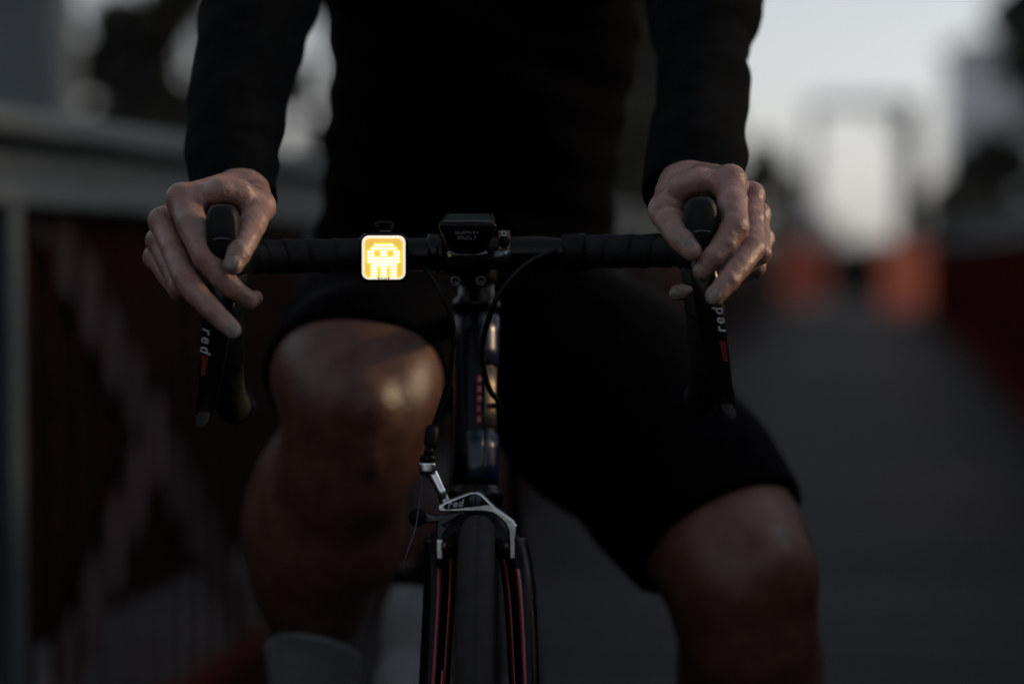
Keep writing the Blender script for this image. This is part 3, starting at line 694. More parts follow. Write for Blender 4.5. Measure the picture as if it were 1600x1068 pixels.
# silver cable arm rising to the barrel adjuster
ca = [(668, 731, 2.165, 9), (676, 742, 2.165, 8.5), (684, 757, 2.163, 7), (690, 770, 2.162, 7), (696, 786, 2.165, 8)]
cn = [node(*q) for q in ca]; A = spline([(*p_, r_) for p_, r_ in cn], 6)
link('cable_arm', tube('cable_arm', [Vector(a[:3]) for a in A], [a[3] for a in A], 16, rfun=lambda i, a: 1. + .12 * math.cos(2 * a)), M_alloy, cal)
link('cable_block', loft('cable_block', [superring(P(668, y, 2.165), Vector((1, 0, 0)), Vector((0, 1, 0)), w_, .007, 20, 4) for y, w_ in ((722, .0070), (724, .0078), (734, .0080), (740, .0068))]), M_alloy, cal)
link('barrel_adjuster', tube('barrel_adjuster', [P(668, 710, 2.165), P(668, 712, 2.165), P(668, 720, 2.165), P(668, 723, 2.165)], [.0058, .0072, .0072, .0062], 18), M_black, cal)
link('boot', tube('boot', [P(676, 664, 2.172), P(675, 670, 2.172), P(673, 694, 2.169), P(671, 700, 2.168)], [.0045, .0062, .0064, .0042], 16), M_rubber, cal)
link('boot_stem', tube('boot_stem', [P(671, 698, 2.168), P(669, 712, 2.166)], .0042, 12), M_black, cal)
# rear arm with the cable anchor, left pad arm
cpoly('rear_arm', [(270, 572), (330, 560), (420, 590), (520, 560), (600, 545), (640, 575), (560, 620), (470, 668), (500, 700), (478, 740), (468, 775), (468, 935), (414, 935), (412, 690), (420, 640), (330, 650), (275, 640)], DC + .016, .012, M_dalloy, .002)
cpoly('pad_arm', [(414, 775), (468, 775), (468, 932), (416, 932)], DC + .013, .012, M_alloy, .001)
link('anchor_bolt', tube('anchor_bolt', [P(642, 809, 2.165), P(644, 809, 2.165), P(656, 808, 2.165)], [.0050, .0058, .0052], 14), M_black, cal)
link('anchor_washer', lathe('anchor_washer', [(0, -.002), (.008, -.002), (.008, .002), (0, .002)], P(652, 808, 2.16), HF, 20), M_black, cal)
for xs, side in (((414, 468), -1), ((990, 1048), 1)):
    cpoly('pad_bolt', [(xs[0], 938), (xs[1], 938), (xs[1] - 2, 992), (xs[0] + 4, 992)], DC + .012, .012, M_black, .002)
    x0, x1 = ((486, 560) if side < 0 else (880, 962))
    cpoly('brake_pad', [(x0, 806), (x1, 800), (x1, 852 if side < 0 else 900), (x0, 860 if side < 0 else 930)], DC - .012, .045, M_black, .003)
    link('pad_screw', tube('pad_screw', [P(600 + (x0 if side < 0 else x1) / 5.085 - 6 * 1, 853, DC + .005), P(600 + (x0 if side < 0 else x1) / 5.085 + 6, 853, DC + .005)], .004, 10), M_bronze, cal)
def cable(name, pts, r, m, seg=10):
    A = spline([P(*q) for q in pts], 10); return link(name, tube(name, [Vector(a) for a in A], r, seg), m, bike)
cable('inner_wire', [(661, 740, 2.165), (657, 770, 2.162), (653, 800, 2.158), (648, 830, 2.152), (638, 858, 2.148), (631, 882, 2.146)], .0009, M_dalloy, 6)
cable('brake_cable', [(660, 415, 2.19), (676, 435, 2.16), (692, 462, 2.14), (704, 492, 2.14), (709, 525, 2.145), (706, 565, 2.15), (698, 605, 2.16), (687, 640, 2.168), (677, 668, 2.172)], .0026, M_rubber)
cable('gear_cable', [(868, 392, 2.185), (835, 405, 2.16), (802, 430, 2.14), (778, 462, 2.13), (763, 500, 2.14), (754, 540, 2.16), (757, 580, 2.18), (766, 610, 2.20), (777, 625, 2.235), (782, 640, 2.27)], .0026, M_rubber)

# squeeze bottle in a cage beside the down tube
cg = link('bottle_cage', tube('bottle_cage', [P(700, 880, 2.72), P(697, 960, 2.72), P(690, 1060, 2.70), P(660, 1120, 2.66), P(625, 1110, 2.62)], .0035, 8), M_black, bike)
bt = empty('water_bottle', P(628, 1110, 2.72)); tag(bt, 'pale squeeze bottle with black cap in the cage behind the fork blade', 'bottle')
ba, bb = P(628, 1130, 2.70), P(654, 905, 2.74); bax = (bb - ba).normalized(); bl = (bb - ba).length
link('bottle_body', lathe('bottle_body', [(0, 0), (.032, 0), (.036, .006), (.036, bl * .35), (.032, bl * .42), (.032, bl * .5), (.036, bl * .58), (.035, bl * .8), (.030, bl * .92), (.026, bl * .97), (0, bl * .97)], ba, bax, 32), M_bottle, bt)
link('bottle_cap', lathe('bottle_cap', [(0, bl * .93), (.030, bl * .93), (.031, bl * .97), (.030, bl * 1.03), (.020, bl * 1.10), (.009, bl * 1.12), (.009, bl * 1.2), (0, bl * 1.2)], ba, bax, 28), M_black, bt)

# ------------------------------------------------------------------ bicycle light
LD = 2.145
lamp = empty('bike_light', P(599, 404, LD + .02)); tag(lamp, 'lit yellow square front light showing a skull of bright dots on the bar', 'bike light')
PX = LD / FPX
def rrect(cx, cy, hw, hh, r, d, n=6):
    pts = []
    for sx, sy, a0 in ((1, 1, 0), (-1, 1, 90), (-1, -1, 180), (1, -1, 270)):
        for k in range(n + 1):
            a = R(a0 + 90 * k / n); pts.append(P(cx + sx * (hw - r) + r * math.cos(a), cy - (sy * (hh - r) + r * math.sin(a)), d))
    return pts
CX, CY = 599.5, 403.5
link('light_body', loft('light_body', [rrect(CX, CY, 38 - i_, 39 - i_, 12, LD + z_) for i_, z_ in ((2.5, .022), (.3, .018), (0, .004), (.8, .0015), (2.2, .0005))]), M_gloss, lamp)
link('lens_edge', loft('lens_edge', [rrect(CX, CY - 1.2, 34.4, 34.6, 11, LD + .004), rrect(CX, CY - 1.2, 34.0, 34.2, 11, LD - .0012), rrect(CX, CY - 1.2, 32.6, 32.8, 10, LD - .0032), rrect(CX, CY - .6, 30.5, 31.0, 8.5, LD - .0034), rrect(CX, CY - .4, 30.2, 30.6, 8.5, LD - .0018)], False), M_rim, lamp)
rows = ['..######..', '.########.', '##..##..##', '##..##..##', '##########', '##########', '.########.', '.##.##.##.', '.##.##.##.', '.##.##.##.', '.##.##.##.']
leds = [(540 + (328 + 44.9 * c_) / 8.9, 340 + (385 + 44.9 * r_) / 8.9) for r_, row in enumerate(rows) for c_, ch in enumerate(row) if ch == '#']
N_ = 72; bm = bmesh.new(); VV = []; GL = []
for j in range(N_ + 1):
    for i in range(N_ + 1):
        x = -1 + 2 * i / N_; y = -1 + 2 * j / N_; hw, hh, rr = 30.4, 30.9, 8.5
        px_, py_ = x * hw, y * hh
        ex, ey = max(0, abs(px_) - (hw - rr)), max(0, abs(py_) - (hh - rr)); q = math.hypot(ex, ey)
        if q > rr:
            px_ = math.copysign(hw - rr + ex * rr / q, px_); py_ = math.copysign(hh - rr + ey * rr / q, py_)
        X_, Y_ = CX + px_, CY - .4 + py_
        GL.append(sum(math.exp(-((X_ - a) ** 2 + (Y_ - b) ** 2) / 11.) for a, b in leds) * .45 + sum(math.exp(-((X_ - a) ** 2 + (Y_ - b) ** 2) / 90.) for a, b in leds) * .030)
        VV.append(P(X_, Y_, LD - .0017))
FF = [(j * (N_ + 1) + i, (j + 1) * (N_ + 1) + i, (j + 1) * (N_ + 1) + i + 1, j * (N_ + 1) + i + 1) for j in range(N_) for i in range(N_)]
bm.free(); dm = mesh_np('diffuser', [list(v) for v in VV], FF); at = dm.attributes.new('spread', 'FLOAT', 'POINT'); at.data.foreach_set('value', np.array(GL, np.float32))
link('diffuser', dm, M_panel, lamp, False)
bm = bmesh.new()
for r_, row in enumerate(rows):
    for c_, ch in enumerate(row):
        if ch == '#':
            c = P(540 + (328 + 44.9 * c_) / 8.9, 340 + (385 + 44.9 * r_) / 8.9, LD - .0019)
            bmesh.ops.create_icosphere(bm, subdivisions=1, radius=.00118, matrix=Matrix.Translation(c) @ Matrix.Diagonal((1, .45, 1, 1)))
o = link('led_dots', from_bm('led_dots', bm), M_led, lamp); tag(o, kind='stuff')
link('lettering', text_mesh('lettering', 'knog', .0048, facing(P(599.5, 434.5, LD - .0040), (1, 0, 0), (0, 0, 1)), .0002, 0, .00006, 1.2), M_brown, lamp, False)
link('side_button', lathe('side_button', [(0, -.001), (.0028, -.001), (.0024, .0006), (0, .0008)], P(637.3, 402, LD + .008), (1, 0, 0), 16), M_black, lamp)
# strap round the bar with its square loop on top
link('strap', tube('strap', [H(0, 0, 0) + HR * ((599.5 - 728) / FPX * 2.2) + HF * (.0192 * math.cos(a)) + HU * (.0192 * math.sin(a)) for a in np.linspace(0, 2 * math.pi, 40)], .0026, 10, caps=False, rfun=lambda i, a: 1.), M_rubber, lamp)
lp = [(590, 363), (589.5, 349.5), (592, 348), (610, 348), (612.5, 349.5), (612, 363), (590, 363)]
link('strap_loop', tube('strap_loop', [P(x, y, 2.165) for x, y in lp], .0019, 8), M_rubber, lamp)
link('buckle_bar', tube('buckle_bar', [P(593, 361.5, 2.160), P(609, 361.5, 2.160)], .0011, 8), M_dalloy, lamp)

# ------------------------------------------------------------------ bike computer on its out-front mount
comp = empty('bike_computer', P(730, 395, 2.10)); tag(comp, 'small black wedge shaped cycling computer mounted ahead of the stem', 'cycling computer')
def comp_ring(y, hw, d0, d1, n=5, r=5):
    """horizontal rounded rectangle: front edge at depth d0, rear edge at d1"""
    out = []; z = P(730, y, d0).z; x0 = P(730, y, d0).x; w_ = hw * d0 / FPX; rr = r * d0 / FPX
    for sx, sy, a0 in ((1, 1, 0), (-1, 1, 90), (-1, -1, 180), (1, -1, 270)):
        for k in range(n + 1):
            a = R(a0 + 90 * k / n); out.append(Vector((x0 + sx * (w_ - rr) + rr * math.cos(a), (d0 + d1) / 2 + sy * ((d1 - d0) / 2 - rr) + rr * math.sin(a), z)))
    return out
rings = [comp_ring(393, 26, 2.085, 2.15), comp_ring(386, 30, 2.072, 2.153), comp_ring(370, 38, 2.062, 2.156), comp_ring(354, 44.5, 2.056, 2.158), comp_ring(351, 45, 2.056, 2.158), comp_ring(349, 44, 2.058, 2.157)]
body = link('computer_body', loft('computer_body', rings), M_black, comp)
# the top slopes up towards the rider: dark glass screen and pale frame
z1 = P(730, 349.5, 2.056).z; x1 = P(730, 350, 2.056).x
def toppt(sx, t_, inset): return Vector((x1 + sx * (.0238 - inset), 2.060 + t_ * .094, z1 + .0005 + t_ * .0085))
link('computer_top', loft('computer_top', [[toppt(-1, 0, 0), toppt(1, 0, 0), toppt(1, 1, .003), toppt(-1, 1, .003)], [v + Vector((0, 0, .0012)) for v in (toppt(-1, .02, .001), toppt(1, .02, .001), toppt(1, .99, .004), toppt(-1, .99, .004))]]), M_black, body)
link('screen', prism('screen', [toppt(-1, .06, .0035) + Vector((0, 0, .0018)), toppt(1, .06, .0035) + Vector((0, 0, .0018)), toppt(1, .9, .006) + Vector((0, 0, .0018)), toppt(-1, .9, .006) + Vector((0, 0, .0018))], Vector((0, 0, -.0015))), M_screen, body, False)
fpos = P(730, 363, 2.0575); nrm = Vector((0, -.95, -.30))
link('lettering', text_mesh('lettering', 'ELEMNT', .0058, facing(P(730, 362, 2.0568), (1, 0, 0), (0, .16, 1)), .0002, 0, .0001), M_grey, body, False)
link('lettering', text_mesh('lettering', 'BOLT', .0066, facing(P(730, 370, 2.0592), (1, 0, 0), (0, .18, 1)), .0002, 0, .0001, 1.1), M_grey, body, False)
mz = P(730, 397, 2.10)
link('mount_ring', lathe('mount_ring', [(0, -.004), (.0165, -.004), (.0178, -.002), (.0178, .0016), (.016, .003), (0, .003)], Vector((mz.x, 2.115, mz.z)), (0, 0, 1), 32), M_dalloy, comp)
link('mount_arm', tube('mount_arm', [P(770, 400, 2.105), P(782, 402, 2.12), P(790, 398, 2.16), P(790, 394, 2.195)], [.005, .006, .006, .006], 10), M_dalloy, comp)
# clamp plate with its printed 0 and bolt hole
pl = [P(778, 360, 2.165), P(797, 360, 2.165), P(797.5, 385, 2.165), P(796, 410, 2.165), P(789, 409, 2.165), P(790, 396, 2.165), P(777, 393, 2.165), P(779, 380, 2.165)]
o = link('clamp_plate', prism('clamp_plate', pl, YB * .012), M_bronze, comp, False); bevel(o, .001, 2)
link('clamp_hole', lathe('clamp_hole', [(0, -.001), (.0052, -.001), (.0052, .001), (.0, .0012)], P(787.5, 377.5, 2.1648), HF, 20), M_black, o)
link('clamp_slot', prism('clamp_slot', [P(784, 385, 2.1642), P(791, 385, 2.1642), P(791, 392, 2.1642), P(785, 392, 2.1642)], YB * .002), M_black, o, False)
bm = bmesh.new()
for x0, x1_, y0, y1 in ((783.5, 785.2, 360.5, 368.5), (789.8, 791.5, 360.5, 368.5), (785.2, 789.8, 360.5, 362.0), (785.2, 789.8, 367.0, 368.5)):
    a = P(x0, y0, 2.1642); b = P(x1_, y1, 2.1642); box_bm(bm, (a + b) / 2, abs(b.x - a.x), .0008, abs(a.z - b.z))
link('printed_zero', from_bm('printed_zero', bm), M_white, o, False)

# ------------------------------------------------------------------ rider
rider = empty('person', (X0, 2.8, 0)); tag(rider, 'cyclist in black long sleeved jersey and shorts gripping both brake hoods', 'person')
ZB = lambda s: [node(*q) for q in s]
# -- whole body at 5 mm
bf = Field((-.46, 2.12, .10), (.44, 3.10, 1.66), .005)
def torso(f, g_, k=.06, head=True):
    f.ell(P(722, 420, 2.84), (.168 + g_, .125 + g_, .12 + g_), k)
    f.ell(P(728, 320, 2.80), (.155 + g_, .110 + g_, .13 + g_), k)
    f.ell(P(745, 180, 2.735), (.160 + g_, .108 + g_, .15 + g_), k)
    f.ell(P(757, 20, 2.68), (.166 + g_, .112 + g_, .15 + g_), k)
    f.cone(*[q for q in (P(575, -170, 2.66), P(940, -170, 2.66))], .075 + g_, .075 + g_, k)
torso(bf, -.015)
bf.cone(P(757, -190, 2.65), P(757, -330, 2.60), .062, .056, .04)
bf.ell(P(757, -470, 2.56), (.076, .098, .115), .03); bf.ell(P(757, -415, 2.49), (.050, .045, .05), .03); bf.cone(P(757, -480, 2.46), P(757, -440, 2.445), .008, .013, .012)
for sx in (-1, 1):
    bf.ell(P(757 + sx * 112, -455, 2.57), (.010, .02, .032), .008); bf.ell(P(757 + sx * 42, -490, 2.465), (.014, .010, .008), .006, sub=True)
legR = ZB([(645, 470, 2.80, 142), (590, 540, 2.60, 130), (557, 590, 2.445, 121), (560, 640, 2.375, 98)])
legRs = ZB([(560, 640, 2.375, 98), (543, 725, 2.40, 92), (506, 828, 2.47, 98), (497, 922, 2.53, 78), (491, 1000, 2.58, 62), (489, 1060, 2.62, 52), (488, 1110, 2.64, 47)])
legL = ZB([(805, 490, 2.82, 150), (950, 625, 2.68, 158), (1070, 765, 2.57, 135), (1130, 845, 2.52, 116), (1158, 900, 2.49, 108)])
legLs = ZB([(1158, 900, 2.49, 108), (1168, 985, 2.51, 98), (1172, 1090, 2.57, 92), (1168, 1200, 2.66, 62), (1165, 1290, 2.73, 46)])
slim = lambda ch: [(ch[0][0], ch[0][1] * .90), (ch[1][0], ch[1][1] * .965)] + ch[2:]
for ch in (slim(legR), slim(legL), legRs, legLs): bf.chain(ch, .03)
def px_ell(f, px, py, d, rx, ry, rd, k, M=None): f.ell(P(px, py, d), (rx * d / FPX, rd, ry * d / FPX), k, M)
# right knee of the rider (photo left): kneecap, quadriceps heads, shin crest, calf heads
px_ell(bf, 630, 596, 2.400, 46, 66, .052, .035); px_ell(bf, 490, 585, 2.405, 46, 60, .05, .035); px_ell(bf, 568, 632, 2.322, 46, 50, .024, .012)
px_ell(bf, 572, 570, 2.37, 40, 40, .03, .02)
px_ell(bf, 576, 700, 2.330, 22, 40, .016, .012); bf.cone(P(572, 700, 2.345), P(515, 930, 2.52), .014, .012, .02)
px_ell(bf, 452, 815, 2.49, 58, 135, .05, .05); px_ell(bf, 574, 795, 2.48, 42, 105, .045, .05); px_ell(bf, 640, 690, 2.41, 24, 60, .03, .02)
# left knee of the rider
px_ell(bf, 1200, 880, 2.434, 48, 52, .026, .013); px_ell(bf, 1225, 905, 2.455, 48, 48, .03, .02); px_ell(bf, 1100, 870, 2.47, 52, 62, .04, .02)
px_ell(bf, 1190, 965, 2.455, 28, 40, .016, .016); bf.cone(P(1190, 975, 2.46), P(1172, 1200, 2.63), .014, .012, .02)
px_ell(bf, 1235, 1030, 2.57, 45, 120, .045, .03); px_ell(bf, 1110, 1040, 2.57, 46, 110, .045, .03)
# feet
for a, b in ((P(488, 1120, 2.66), P(500, 1185, 2.50)), (P(1165, 1310, 2.75), P(1140, 1390, 2.60))): bf.cone(a, b, .034, .028, .02)
# arms down to the wrists
ARM_L = [(P(575, -170, 2.66), .056), (P(425, -60, 2.475), .036), (P(380, 120, 2.352), .030), (P(367, 200, 2.302), .025), (P(373, 257, 2.264), .023), (P(377, 284, 2.230), .0220)]
ARM_R = [(P(940, -170, 2.66), .056), (P(1100, -60, 2.475), .036), (P(1098, 120, 2.352), .030), (P(1090, 190, 2.308), .025), (P(1081, 243, 2.268), .023), (P(1075, 270, 2.234), .0220)]
bf.chain(ARM_L, .03); bf.chain(ARM_R, .03)
BV, BF = bf.mesh(3)

# -- hands at 1.4 mm
def hand(spec, lo, hi):
    f = Field(lo, hi, .00145)
    W = ZB(spec['wrist'])
    f.chain(W, .012)
    for m in spec['meta']:
        n_ = ZB(m); f.chain(n_, .011)
    for pt in spec.get('web', []): f.chain(ZB(pt), .010)
    fing = None
    for ch in spec['fingers']:
        q = Field(lo, hi, .00145); n_ = ZB(ch)
        q.chain(n_, .0012)
        # joint swellings
        (p_, r_) = n_[1]; q.ell(p_ + Vector((0, -.0015, .0015)), (r_ * .99, r_ * .99, r_ * .93), .003)
        if fing is None: fing = q
        else: fing.merge(q, .0012)
    f.merge(fing, .0065)
    for m in spec['meta'][:4]:                      # tendon ridges, wrist to knuckle
        (a_, ra_), (b_, rb_) = ZB(m); u_ = Vector((0, -.55, .83))
        f.cone(a_.lerp(b_, .25) + u_ * (ra_ * .80), b_ + u_ * (rb_ * .72), .0030, .0042, .006)
    ax_ = f.axes(); X_, Y_, Z_ = ax_[0][:, None, None], ax_[1][None, :, None], ax_[2][None, None, :]
    f.D += (.0002 * np.sin(X_ * 610 + Z_ * 400) * np.sin(Y_ * 520 - Z_ * 330) + .00028 * np.sin(X_ * 210 + Y_ * 170) * np.sin(Z_ * 260 + Y_ * 90)).astype(np.float32)
    for e in spec.get('bumps', []):
        p_, r_ = node(*e); f.ell(p_, (r_, r_, r_), .006)
    return f.mesh(3)
HL = dict(
    wrist=[(367, 215, 2.292, 38), (373, 258, 2.264, 38), (377, 282, 2.233, 38), (376, 298, 2.206, 37)],
    meta=[[(366, 298, 2.185, 32), (288, 314, 2.102, 24)], [(362, 306, 2.20, 30), (256, 347, 2.118, 21)], [(362, 318, 2.215, 28), (250, 377, 2.143, 19)], [(366, 332, 2.225, 26), (243, 401, 2.168, 17)],
          [(392, 300, 2.19, 30), (403, 324, 2.122, 25)]],
    web=[[(318, 305, 2.100, 18), (345, 297, 2.092, 16), (374, 300, 2.10, 17), (402, 320, 2.122, 19)], [(350, 310, 2.165, 20), (392, 318, 2.165, 18)]],
    fingers=[[(288, 314, 2.102, 26), (300, 352, 2.068, 23.5), (322, 402, 2.045, 21.5), (345, 432, 2.042, 19), (364, 451, 2.044, 17.5), (389, 470, 2.055, 14.5)],
             [(255, 348, 2.118, 21), (272, 392, 2.080, 19), (289, 436, 2.045, 20), (310, 462, 2.030, 18), (334, 487, 2.017, 16.8), (364, 515, 2.010, 14)],
             [(249, 378, 2.143, 19), (282, 450, 2.085, 17.5), (345, 475, 2.090, 15), (399, 466, 2.125, 12.5)],
             [(242, 402, 2.168, 17), (280, 456, 2.125, 15.5), (325, 470, 2.13, 13), (352, 468, 2.14, 11.5)],
             [(404, 322, 2.120, 24.5), (396, 350, 2.080, 21), (383, 376, 2.050, 20.5), (374, 394, 2.036, 19.5), (364, 414, 2.028, 16)]],
    bumps=[(281, 308, 2.094, 21), (250, 343, 2.110, 17), (246, 373, 2.137, 15)])
HRt = dict(
    wrist=[(1088, 205, 2.296, 38), (1081, 243, 2.268, 38), (1075, 268, 2.236, 38), (1071, 284, 2.206, 37)],
    meta=[[(1082, 282, 2.185, 30), (1139, 286, 2.098, 24)], [(1088, 290, 2.20, 30), (1172, 307, 2.115, 20)], [(1090, 302, 2.215, 28), (1184, 336, 2.138, 18)], [(1088, 316, 2.225, 26), (1192, 372, 2.165, 16)],
          [(1058, 288, 2.185, 30), (1040, 331, 2.117, 25)]],
    web=[[(1118, 284, 2.098, 18), (1093, 281, 2.092, 16), (1066, 289, 2.10, 17), (1042, 320, 2.117, 19)], [(1085, 298, 2.165, 20), (1048, 306, 2.165, 18)]],
    fingers=[[(1140, 286, 2.098, 25.5), (1145, 318, 2.065, 23), (1149, 354, 2.040, 22), (1132, 382, 2.033, 19.5), (1117, 400, 2.030, 18), (1097, 423, 2.035, 15)],
             [(1173, 308, 2.115, 20), (1175, 345, 2.080, 19), (1175, 388, 2.045, 20.5), (1158, 413, 2.028, 18.5), (1139, 437, 2.017, 17.5), (1116, 463, 2.010, 15)],
             [(1184, 338, 2.138, 18), (1187, 396, 2.085, 17.5), (1120, 445, 2.090, 15), (1060, 457, 2.110, 13)],
             [(1192, 374, 2.165, 16.5), (1180, 418, 2.125, 15.5), (1135, 445, 2.13, 13), (1100, 450, 2.14, 11.5)],
             [(1040, 331, 2.115, 24.5), (1046, 346, 2.085, 22), (1056, 361, 2.052, 21), (1067, 377, 2.038, 19.5), (1080, 392, 2.029, 16)]],
    bumps=[(1143, 279, 2.092, 20), (1177, 302, 2.108, 16), (1188, 333, 2.132, 14)])
def hbox(spec):
    pts = [node(*q) for grp in [spec['wrist']] + spec['meta'] + spec['fingers'] for q in grp]
    A = np.array([list(p_) for p_, _ in pts]); r_ = np.array([r for _, r in pts])[:, None]
    return (A - r_).min(0) - .008, (A + r_).max(0) + .008
HV1, HF1 = hand(HL, *hbox(HL)); HV2, HF2 = hand(HRt, *hbox(HRt))
V = np.concatenate([BV, HV1, HV2]); F = np.concatenate([BF, HF1 + len(BV), HF2 + len(BV) + len(HV1)])
me = mesh_np('body', V, F)
# ruddiness of knuckles and kneecaps
rd = np.zeros(len(V), np.float32)
spots = [(321, 400, 2.03, .015), (288, 434, 2.03, .014), (382, 372, 2.06, .014), (360, 447, 2.03, .01), (330, 483, 2.0, .01), (284, 308, 2.08, .015), (1147, 352, 2.02, .015), (1174, 388, 2.03, .015), (1058, 361, 2.06, .014), (1140, 434, 2.0, .011), (1141, 282, 2.08, .014), (1180, 300, 2.10, .012), (570, 640, 2.33, .05), (1215, 890, 2.43, .05), (575, 700, 2.34, .025)]
sV = me.vertices; co = np.zeros(len(sV) * 3, np.float32); sV.foreach_get('co', co); co = co.reshape(-1, 3)
rd = np.zeros(len(co), np.float32)
for x, y, d, r_ in spots:
    q = ((co - np.array(P(x, y, d))) ** 2).sum(1); rd = np.maximum(rd, np.exp(-q / r_ ** 2) * (.55 if r_ < .02 else .35))
tn = me.attributes.new('tanned', 'FLOAT', 'POINT'); tn.data.foreach_set('value', np.clip((.86 - co[:, 2]) / .03, 0, 1).astype(np.float32) * (co[:, 1] > 2.2))
at = me.attributes.new('ruddy', 'FLOAT', 'POINT'); at.data.foreach_set('value', rd)
body = link('body', me, M_skin, rider)

def nail(px, py, d, ang, L_px, W_px, tilt=0., yaw=0.):
    """rounded nail plate facing the camera; ang = direction of the fingertip on the picture, degrees from right, clockwise"""
    c = P(px, py, d); s = d / FPX
    ax = Vector((math.cos(R(ang)), 0, -math.sin(R(ang)))); n_ = Vector((yaw, -1, tilt)).normalized(); ax = (ax - n_ * ax.dot(n_)).normalized(); sd = n_.cross(ax)
    bm = bmesh.new(); rows = []
    for i in range(9):
        u = -1 + 2 * i / 8; row = []
        wv = (1 - abs(u) ** 3.2 * (.75 if u < 0 else .55)) * W_px * s / 2
        for k in range(9):
            v = -1 + 2 * k / 8
            row.append(bm.verts.new(c + ax * (u * L_px * s / 2) + sd * (v * wv) + n_ * (.0012 - .0024 * v * v - .0010 * u * u)))
        rows.append(row)
    for i in range(8):
        for k in range(8): bm.faces.new((rows[i][k], rows[i][k + 1], rows[i + 1][k + 1], rows[i + 1][k]))
    r_ = bmesh.ops.solidify(bm, geom=bm.faces[:], thickness=.0006)
    link('fingernail', from_bm('fingernail', bm), M_nail, rider)
def onto(px, py, d0):
    """depth of the skin surface along the ray through a pixel"""
    o_ = Vector((0, 0, CAM_H)); dr = (P(px, py, 2) - o_).normalized()
    return dr, o_
from mathutils.bvhtree import BVHTree
bvh = BVHTree.FromPolygons([tuple(v) for v in np.concatenate([HV1, HV2])], [tuple(f) for f in np.concatenate([HF1, HF2 + len(HV1)]).tolist()])
for px, py, ang, L_, W_ in ((361, 409, 112, 25, 23), (362, 515, 45, 24, 20), (1076, 379, 48, 24, 21), (1116, 463, 130, 26, 21), (1056, 459, 175, 22, 17)):
    dr, o_ = onto(px, py, 2)
    hit, nr, _, _ = bvh.ray_cast(o_, dr)
    if hit is None: continue
    dd = (hit - o_).dot(FWD)
    if nr.y > 0: nr = -nr
    nn = (nr * .7 + Vector((0, -1, 0)) * .3).normalized()
    nail(px, py, dd - .0003, ang, L_, W_, tilt=nn.z / -nn.y, yaw=nn.x / -nn.y)

# -- jersey: torso, collar and the two sleeves
jf = Field((-.40, 2.42, .78), (.36, 3.04, 1.44), .006)
torso(jf, .007)
for q in ((575, -170, 2.66, 440, -95, 2.55), (940, -170, 2.66, 1075, -95, 2.55)): jf.cone(P(*q[:3]), P(*q[3:]), .078, .060, .04)
ax = jf.axes(); xx, yy, zz = ax[0][:, None, None], ax[1][None, :, None], ax[2][None, None, :]
fold = .0025 * np.sin(zz * 47 + np.sin(xx * 14) * 1.6 + yy * 9) * np.clip(1 - np.abs(zz - 1.08) / .22, 0, 1) + .003 * np.sin(xx * 46 + zz * 33) + .002 * np.sin(zz * 120 + xx * 31)
jf.D += fold.astype(np.float32)
jf.D = np.maximum(jf.D, (.865 - zz + 0 * xx + 0 * yy).astype(np.float32))
JV, JF = jf.mesh(2)
def sleeve(tab, extra):
    """rings square to the arm; tab rows: y, left, right, depth"""
    rows = spline(extra + tab, 9); n = 64
    C = [P((l + r_) / 2, y, d) for y, l, r_, d in rows]; Wd = [(r_ - l) / 2 * d / FPX for y, l, r_, d in rows]
    _, T, _ = frames(C); V = []; M_ = len(C)
    for i in range(M_):
        t_ = i / (M_ - 1); u = Vector((1, 0, 0)); u = (u - T[i] * u.dot(T[i])).normalized(); v = u.cross(T[i])
        for k in range(n):
            a = 2 * math.pi * k / n
            ring = .020 * math.sin(34 * t_ + 2.2 * math.sin(a + 1) + 2 * math.cos(2 * a)) + .016 * math.sin(55 * t_ + 3 * a) + .012 * math.sin(17 * t_ - 4 * a + 1.3)
            ring += .018 * max(0, math.sin(24 * t_ + 1.8 * a + .7)) ** 4
            ring *= min(1, (1 - t_) * 9 + .12)
            V.append(C[i] + (u * math.cos(a) + v * math.sin(a) * (.95 if i > 5 else 1.)) * Wd[i] * (1 + ring))
    inner = []
    for j in range(9):                                  # turned-in cuff and the dark inside of the sleeve
        i = M_ - 1 - j * 2
        for k in range(n):
            p_ = V[i * n + k]; inner.append(C[i] + (p_ - C[i]) * (.962 - (.0 if j else -.01)))
    base = len(V); V += inner; F = []
    for i in range(M_ - 1):
        for k in range(n): F.append((i * n + k, (i + 1) * n + k, (i + 1) * n + (k + 1) % n, i * n + (k + 1) % n))
    for k in range(n): F.append(((M_ - 1) * n + k, base + k, base + (k + 1) % n, (M_ - 1) * n + (k + 1) % n))
    for j in range(8):
        for k in range(n): F.append((base + j * n + k, base + (j + 1) * n + k, base + (j + 1) * n + (k + 1) % n, base + j * n + (k + 1) % n))
    return np.array([list(v) for v in V]), np.array(F)
sL = sleeve([(-60, 340, 515, 2.47), (0, 321, 498, 2.43), (60, 310, 477, 2.388), (120, 300, 459, 2.348), (180, 291, 447, 2.307), (240, 291, 436, 2.262), (280, 295, 432, 2.234), (316, 299, 434, 2.217)],
            [(-230, 490, 700, 2.70), (-150, 410, 600, 2.58)])
sR = sleeve([(-60, 1003, 1196, 2.47), (-10, 1008, 1192, 2.435), (30, 1013, 1188, 2.408), (66, 1019, 1172, 2.384), (100, 1026, 1167, 2.36), (130, 1026, 1173, 2.34), (180, 1021, 1167, 2.305), (230, 1013, 1166, 2.262), (265, 1005, 1164, 2.236), (304, 1003, 1163, 2.217)],
            [(-230, 820, 1020, 2.70), (-150, 920, 1110, 2.58)])
V = np.concatenate([JV, sL[0], sR[0]]); F = np.concatenate([JF, sL[1] + len(JV), sR[1] + len(JV) + len(sL[0])])
jer = link('jersey', mesh_np('jersey', V, F), [M_jersey, M_jersey_shade], rider)
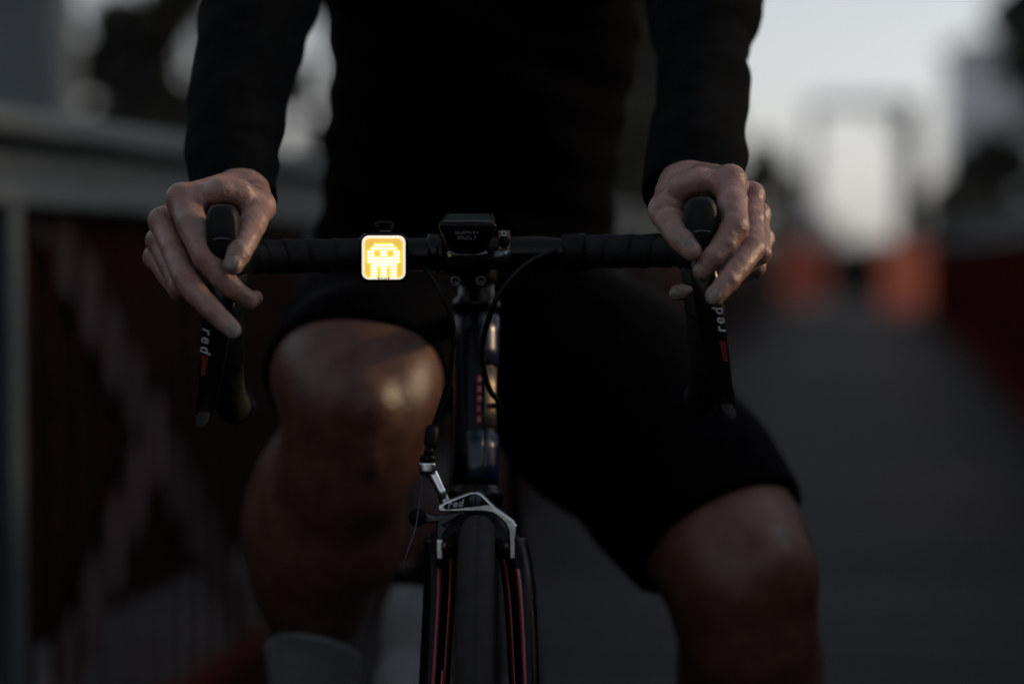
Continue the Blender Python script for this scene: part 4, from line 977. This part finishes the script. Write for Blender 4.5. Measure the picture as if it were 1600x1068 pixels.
mi = np.zeros(len(jer.data.polygons), np.int32); mi[:len(JF)] = 1; jer.data.polygons.foreach_set('material_index', mi)

# -- shorts: body shape 4 mm out, cut square to the thighs at the hems
sf = Field((-.34, 2.20, .42), (.40, 3.04, 1.0), .005)
gsh = .0045
sf.ell(P(722, 420, 2.84), (.172, .13, .125), .05); sf.ell(P(735, 500, 2.85), (.15, .12, .10), .05)
sf.chain([(p_, r_ + gsh) for p_, r_ in legR], .045); sf.chain([(p_, r_ + gsh) for p_, r_ in legL], .05)
px_ell(sf, 630, 596, 2.400, 49, 69, .055, .035); px_ell(sf, 490, 585, 2.405, 49, 63, .053, .035); px_ell(sf, 1100, 870, 2.47, 55, 65, .043, .02)
px_ell(sf, 1190, 880, 2.44, 61, 65, .029, .02); px_ell(sf, 1225, 905, 2.455, 51, 51, .033, .02)
ax = sf.axes(); xx, yy, zz = ax[0][:, None, None], ax[1][None, :, None], ax[2][None, None, :]
def plane(c, n_):
    n_ = Vector(n_).normalized(); return ((xx - c.x) * n_.x + (yy - c.y) * n_.y + (zz - c.z) * n_.z).astype(np.float32)
pR = plane(P(556, 522, 2.395), (-.05, -.78, -.60)); pL = plane(P(1160, 764, 2.46), (.42, -.52, -.72))
cut = np.where(xx + 0 * yy + 0 * zz < X0 + .01, pR, pL)
cut = np.where((zz + 0 * xx + 0 * yy > .80) & (yy + 0 * xx + 0 * zz > 2.6), -1, cut)
sf.D = np.maximum(sf.D, cut.astype(np.float32))
sf.D = np.maximum(sf.D, (zz - .97 + 0 * xx + 0 * yy).astype(np.float32))
SV, SF = sf.mesh(2)
link('shorts', mesh_np('shorts', SV, SF), M_shorts, rider)

# -- socks, shoes, hair
for nm, ch, cutp, cn_ in (('sock', legRs, P(492, 996, 2.50), (.10, .35, 1)), ('sock', legLs, P(1167, 1200, 2.6), (0, .4, 1))):
    pts = [p_ for p_, _ in ch]; A = spline([(*p_, r_) for p_, r_ in ch[2:]], 10)
    fl = np.array([list(a) for a in A])
    lo = fl[:, :3].min(0) - .1; hi = fl[:, :3].max(0) + .1
    q = Field(lo, hi, .004); q.chain([(Vector(a[:3]), a[3] + .0035) for a in A], .012)
    if ch is legRs: px_ell(q, 452, 815, 2.49, 62, 139, .053, .05); px_ell(q, 574, 795, 2.48, 46, 109, .048, .05); q.cone(P(572, 700, 2.345), P(515, 930, 2.52), .017, .0155, .02)
    ax = q.axes(); n_ = Vector(cn_).normalized()
    q.D = np.maximum(q.D, ((ax[0][:, None, None] - cutp.x) * n_.x + (ax[1][None, :, None] - cutp.y) * n_.y + (ax[2][None, None, :] - cutp.z) * n_.z).astype(np.float32))
    v, f = q.mesh(2); link(nm, mesh_np(nm, v, f), M_sock, rider)
for a, b in ((P(488, 1135, 2.70), P(505, 1215, 2.47)), (P(1165, 1325, 2.79), P(1140, 1430, 2.57))):
    q = Field(np.minimum(a, b) - .09, np.maximum(a, b) + .09, .004); q.cone(a, b, .042, .036, .02); q.cone(b, b + Vector((0, -.06, -.01)), .038, .028, .02)
    v, f = q.mesh(2); link('shoe', mesh_np('shoe', v, f), M_shoe, rider)
c = P(757, -500, 2.585); q = Field(c - Vector((.12, .14, .14)), c + Vector((.12, .14, .14)), .005); q.ell(c, (.083, .10, .105), .01)
v, f = q.mesh(1); link('hair', mesh_np('hair', v, f), M_hair, rider)
